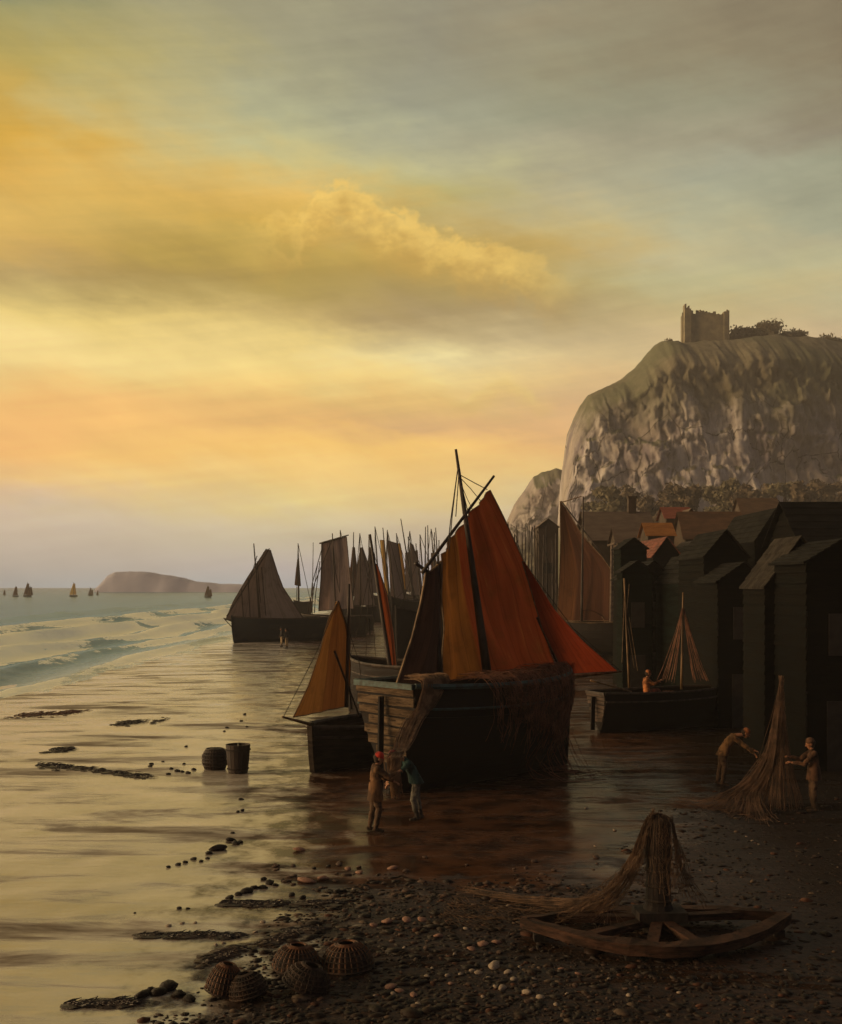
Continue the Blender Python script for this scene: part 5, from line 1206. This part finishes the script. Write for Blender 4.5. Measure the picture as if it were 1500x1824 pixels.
# mid brown stones scattered at the shingle edge
for i in range(90):
    px = random.uniform(470, 1150); py = random.uniform(1585, 1800)
    if abs(px-575) < 90 and 1680 < py < 1770: continue
    g0 = G(px, py); stone('brown', (g0.x, g0.y, gz(g0.x, g0.y)), random.uniform(3,8)/F*g0.y, .45, 'dull brown stone half sunk in the foreground shingle', 'brown stones in the shingle')
for i in range(75):
    px = random.uniform(470, 1080); py = random.gauss(1572, 22)
    g0 = G(px, max(1510, py)); stone('brown', (g0.x, g0.y, gz(g0.x, g0.y)), random.uniform(3,9)/F*g0.y, .4, 'dull brown stone half sunk in the foreground shingle', 'brown stones in the shingle')
for px, py, rp in [(480,1607,5),(500,1604,6),(522,1608,5),(548,1606,6),(575,1609,5),(600,1605,6),(300,1650,7),(325,1646,6),(348,1645,5),(455,1660,6),(468,1643,7),(398,1680,6),(385,1683,5),(630,1585,5),(655,1584,5),(1330,1490,3),(1340,1497,4),(1352,1505,3),(1290,1740,4),(1400,1730,4),(1110,1560,5),(1095,1480,5),(1060,1508,4),(1045,1440,5)]:
    g0 = G(px, py); stone('pale', (g0.x, g0.y, gz(g0.x, g0.y)), rp/F*g0.y*.9, .4, 'small pale shell or stone along the edge of the wet sand', 'pale shells and stones at the sand edge')
# weed and drift strips
M_weed = mat('black_seaweed', (.022,.016,.010), (.04,.022,.012), .5, 6, (1,1,1), .5)
def weed(px0, px1, py, th, label, slope=0, m=None):
    a = G(px0, py+slope/2); b_ = G(px1, py-slope/2); q = MB(); rs = random.Random(px0)
    n = int(30+(px1-px0)*.9); ctr = [rs.random() for _ in range(7)]
    for i in range(n):
        f = max(-.15, min(1.15, rs.gauss(rs.choice(ctr), .07))); p_ = a.lerp(b_, f)+Vector((0, rs.gauss(0, th*1.1), 0)); z_ = gz(p_.x, p_.y)
        s_ = rs.uniform(.03,.10); q.ico((p_.x, p_.y, z_+.005), s_, 1, .4, (1.7,.9,.34), rs.random()*9)
    for i in range(n):
        f = max(-.15, min(1.15, rs.gauss(rs.choice(ctr), .09))); p_ = a.lerp(b_, f)+Vector((0, rs.gauss(0, th*.8), 0)); z_ = gz(p_.x, p_.y)+.01; an = rs.gauss(0,.5)
        q.tube([(p_.x,p_.y,z_), (p_.x+.1*math.cos(an),p_.y+.1*math.sin(an),z_+.03), (p_.x+.24*math.cos(an+.4),p_.y+.24*math.sin(an+.4),z_)], [.012,.009,.003], 4)
    return tag(q.build('seaweed', m or M_weed, None, base=a.lerp(b_,.5)), label, 'seaweed', 'strips of weed on the sand')
weed(245,395,1668,.05,'long black strip of weed on the pale wet sand, lower left')
weed(420,620,1611,.06,'strip of weed and foam debris running into the shingle, centre left')
weed(360,500,1690,.12,'brown slanting strip of weed left of the lobster pots',40, mat('brown_seaweed', (.06,.035,.018), (.03,.02,.012), .6, 6))
weed(480,560,1660,.04,'short black strip of weed above the lobster pots')
weed(130,240,1788,.05,'low dark strip of weed at the bottom left corner')
weed(90,135,1336,.25,'grey clump of weed far down the wet sand at left')
weed(70,240,1372,.18,'thin dark line of weed across the wet sand at far left',-20)
weed(0,150,1272,.5,'reddish brown drift line in the shallows at far left',8, mat('rusty_weed', (.15,.06,.03), (.07,.035,.025), .6, 6))
weed(215,290,1286,.4,'dark drift line right of the reddish one in the shallows',6)
# shingle: thousands of small stones, one mass
def shingle():
    base = []; bm = bmesh.new(); bmesh.ops.create_icosphere(bm, subdivisions=1, radius=1); bv = np.array([v.co[:] for v in bm.verts]); bf = np.array([[v.index for v in f.verts] for f in bm.faces]); bm.free()
    Vs, Fs, Mi = [], [], []; n = 0; tries = 0
    while n < 9000 and tries < 60000:
        tries += 1
        yy = 13.5+ (rng.random()**1.4)*19; x = rng.uniform(-4.8, 13)
        e1 = min(x+3.1+(15-yy)*.28, 20.9-yy); e2 = x-3.3-(yy-21)*.42
        if yy > 33: e2 = -9
        e = max(e1, min(e2, 34-yy)) + 1.6*noise.noise(Vector((x*.8, yy*.8, 3)))
        if e < .1 or rng.random() > .25+e*.9 or rng.random() > max(.18, min(1, 1.15-.17*max(0, x-1.))): continue
        if abs(x) > yy*.45+1: continue
        s_ = rng.gamma(1.6, .0150)+.009; sc = np.array([s_*rng.uniform(.8,1.8), s_*rng.uniform(.6,1.1), s_*rng.uniform(.22,.5)])
        a = rng.uniform(0, 6.28); ca, sa = math.cos(a), math.sin(a)
        v = bv*sc*(1+rng.uniform(-.24,.24,(len(bv),1))); v = np.stack([v[:,0]*ca-v[:,1]*sa, v[:,0]*sa+v[:,1]*ca, v[:,2]], 1)+np.array([x, yy, gz(x,yy)+sc[2]*.05])
        Vs.append(v); Fs.append(bf+n*len(bv)); k = rng.random(); Mi.append(0 if k < .55 else 1 if k < .88 else 2 if k < .96 else 3); n += 1
    V_ = np.concatenate(Vs); F_ = np.concatenate(Fs); me = bpy.data.meshes.new('shingle'); me.from_pydata(V_.tolist(), [], F_.tolist())
    for m in (M_st['dark'], mat('umber_pebble', (.028,.014,.008), (.013,.007,.005), .6, 5, spec=.15), mat('russet_pebble', (.075,.028,.014), (.035,.014,.008), .75, 5, spec=.2), mat('grey_buff_pebble', (.11,.075,.05), (.05,.035,.024), .75, 5, spec=.2)): me.materials.append(m)
    me.polygons.foreach_set('material_index', np.repeat(Mi, len(bf)).tolist()); me.polygons.foreach_set('use_smooth', [True]*len(me.polygons)); me.update()
    o = bpy.data.objects.new('shingle', me); C.objects.link(o); return o
tag(shingle(), kind='stuff')

# ================================================================== SAILS FAR OUT AT SEA
def sea_sail(label, px, py, hpx, Y, m, two=False):
    b0 = P(px, py, Y); b0.z = SEA; h = hpx/F*Y; r = thing('sailing_boat', label, 'sailing boat', b0, 'boats under sail on the horizon')
    q = MB(); n = 8
    q.grid([[b0+Vector(((i/n-.5)*h*.55, s_*.10*h*math.sin(math.pi*(.1+.9*i/n)), z_*h)) for i in range(n+1)] for s_, z_ in ((-1,.11),(-.7,-.02),(0,-.04),(.7,-.02),(1,.11),(-1,.11))]); q.build('hull', M_tar, r)
    q = MB(); q.tube([b0, b0+Vector((0,0,h))], .012*h, 5)
    if two: q.tube([b0+Vector((.2*h,0,0)), b0+Vector((.2*h,0,h*.75))], .012*h, 5)
    q.build('mast', M_wood, r)
    for k in range(2 if two else 1):
        ox = .2*h*k; hh = h*(.95 if k == 0 else .7)
        q = MB(); q.grid([[b0+Vector((ox+(-.26*f_+u*(.12+.36*f_))*h*(.9 if k else 1)-.02*h, .05*h*math.sin(u*3.1), hh-f_*hh*.86)) for u in np.linspace(0,1,6)] for f_ in np.linspace(0.06,1,7)], True); q.build('sail', m, r)
sea_sail('dark brown sailing boat on the horizon, second from the left edge', 28,1048,20,560,SM_brn)
sea_sail('largest dark sailing boat on the horizon at far left', 49,1049,26,560,SM_brn,True)
sea_sail('tiny speck of a sailing boat at the left edge of the horizon', 8,1047,10,650,SM_brn)
sea_sail('yellowish sailing boat on the horizon, nearest left of the headland', 131,1049,26,560,SM_yel)
sea_sail('small dull sailing boat just left of the headland', 161,1047,15,620,SM_grey,True)
sea_sail('tiny dark sailing boat against the left tip of the headland', 174,1047,9,650,SM_brn)
sea_sail('small brown sailing boat off the right end of the headland', 370,1052,22,520,SM_brn,True)

# ================================================================== HAZE
q = MB(); q.box((0, 1290, 56), (5600, 2680, 122))
mh = bpy.data.materials.new('sea_haze'); mh.use_nodes = True; t = mh.node_tree; t.nodes.clear()
pv = t.nodes.new('ShaderNodeVolumePrincipled'); pv.inputs['Color'].default_value = (.98,.95,.92,1); pv.inputs['Density'].default_value = HAZE; pv.inputs['Anisotropy'].default_value = 0.0
oo = t.nodes.new('ShaderNodeOutputMaterial'); t.links.new(pv.outputs[0], oo.inputs['Volume'])
tag(q.build('haze', mh), kind='stuff')
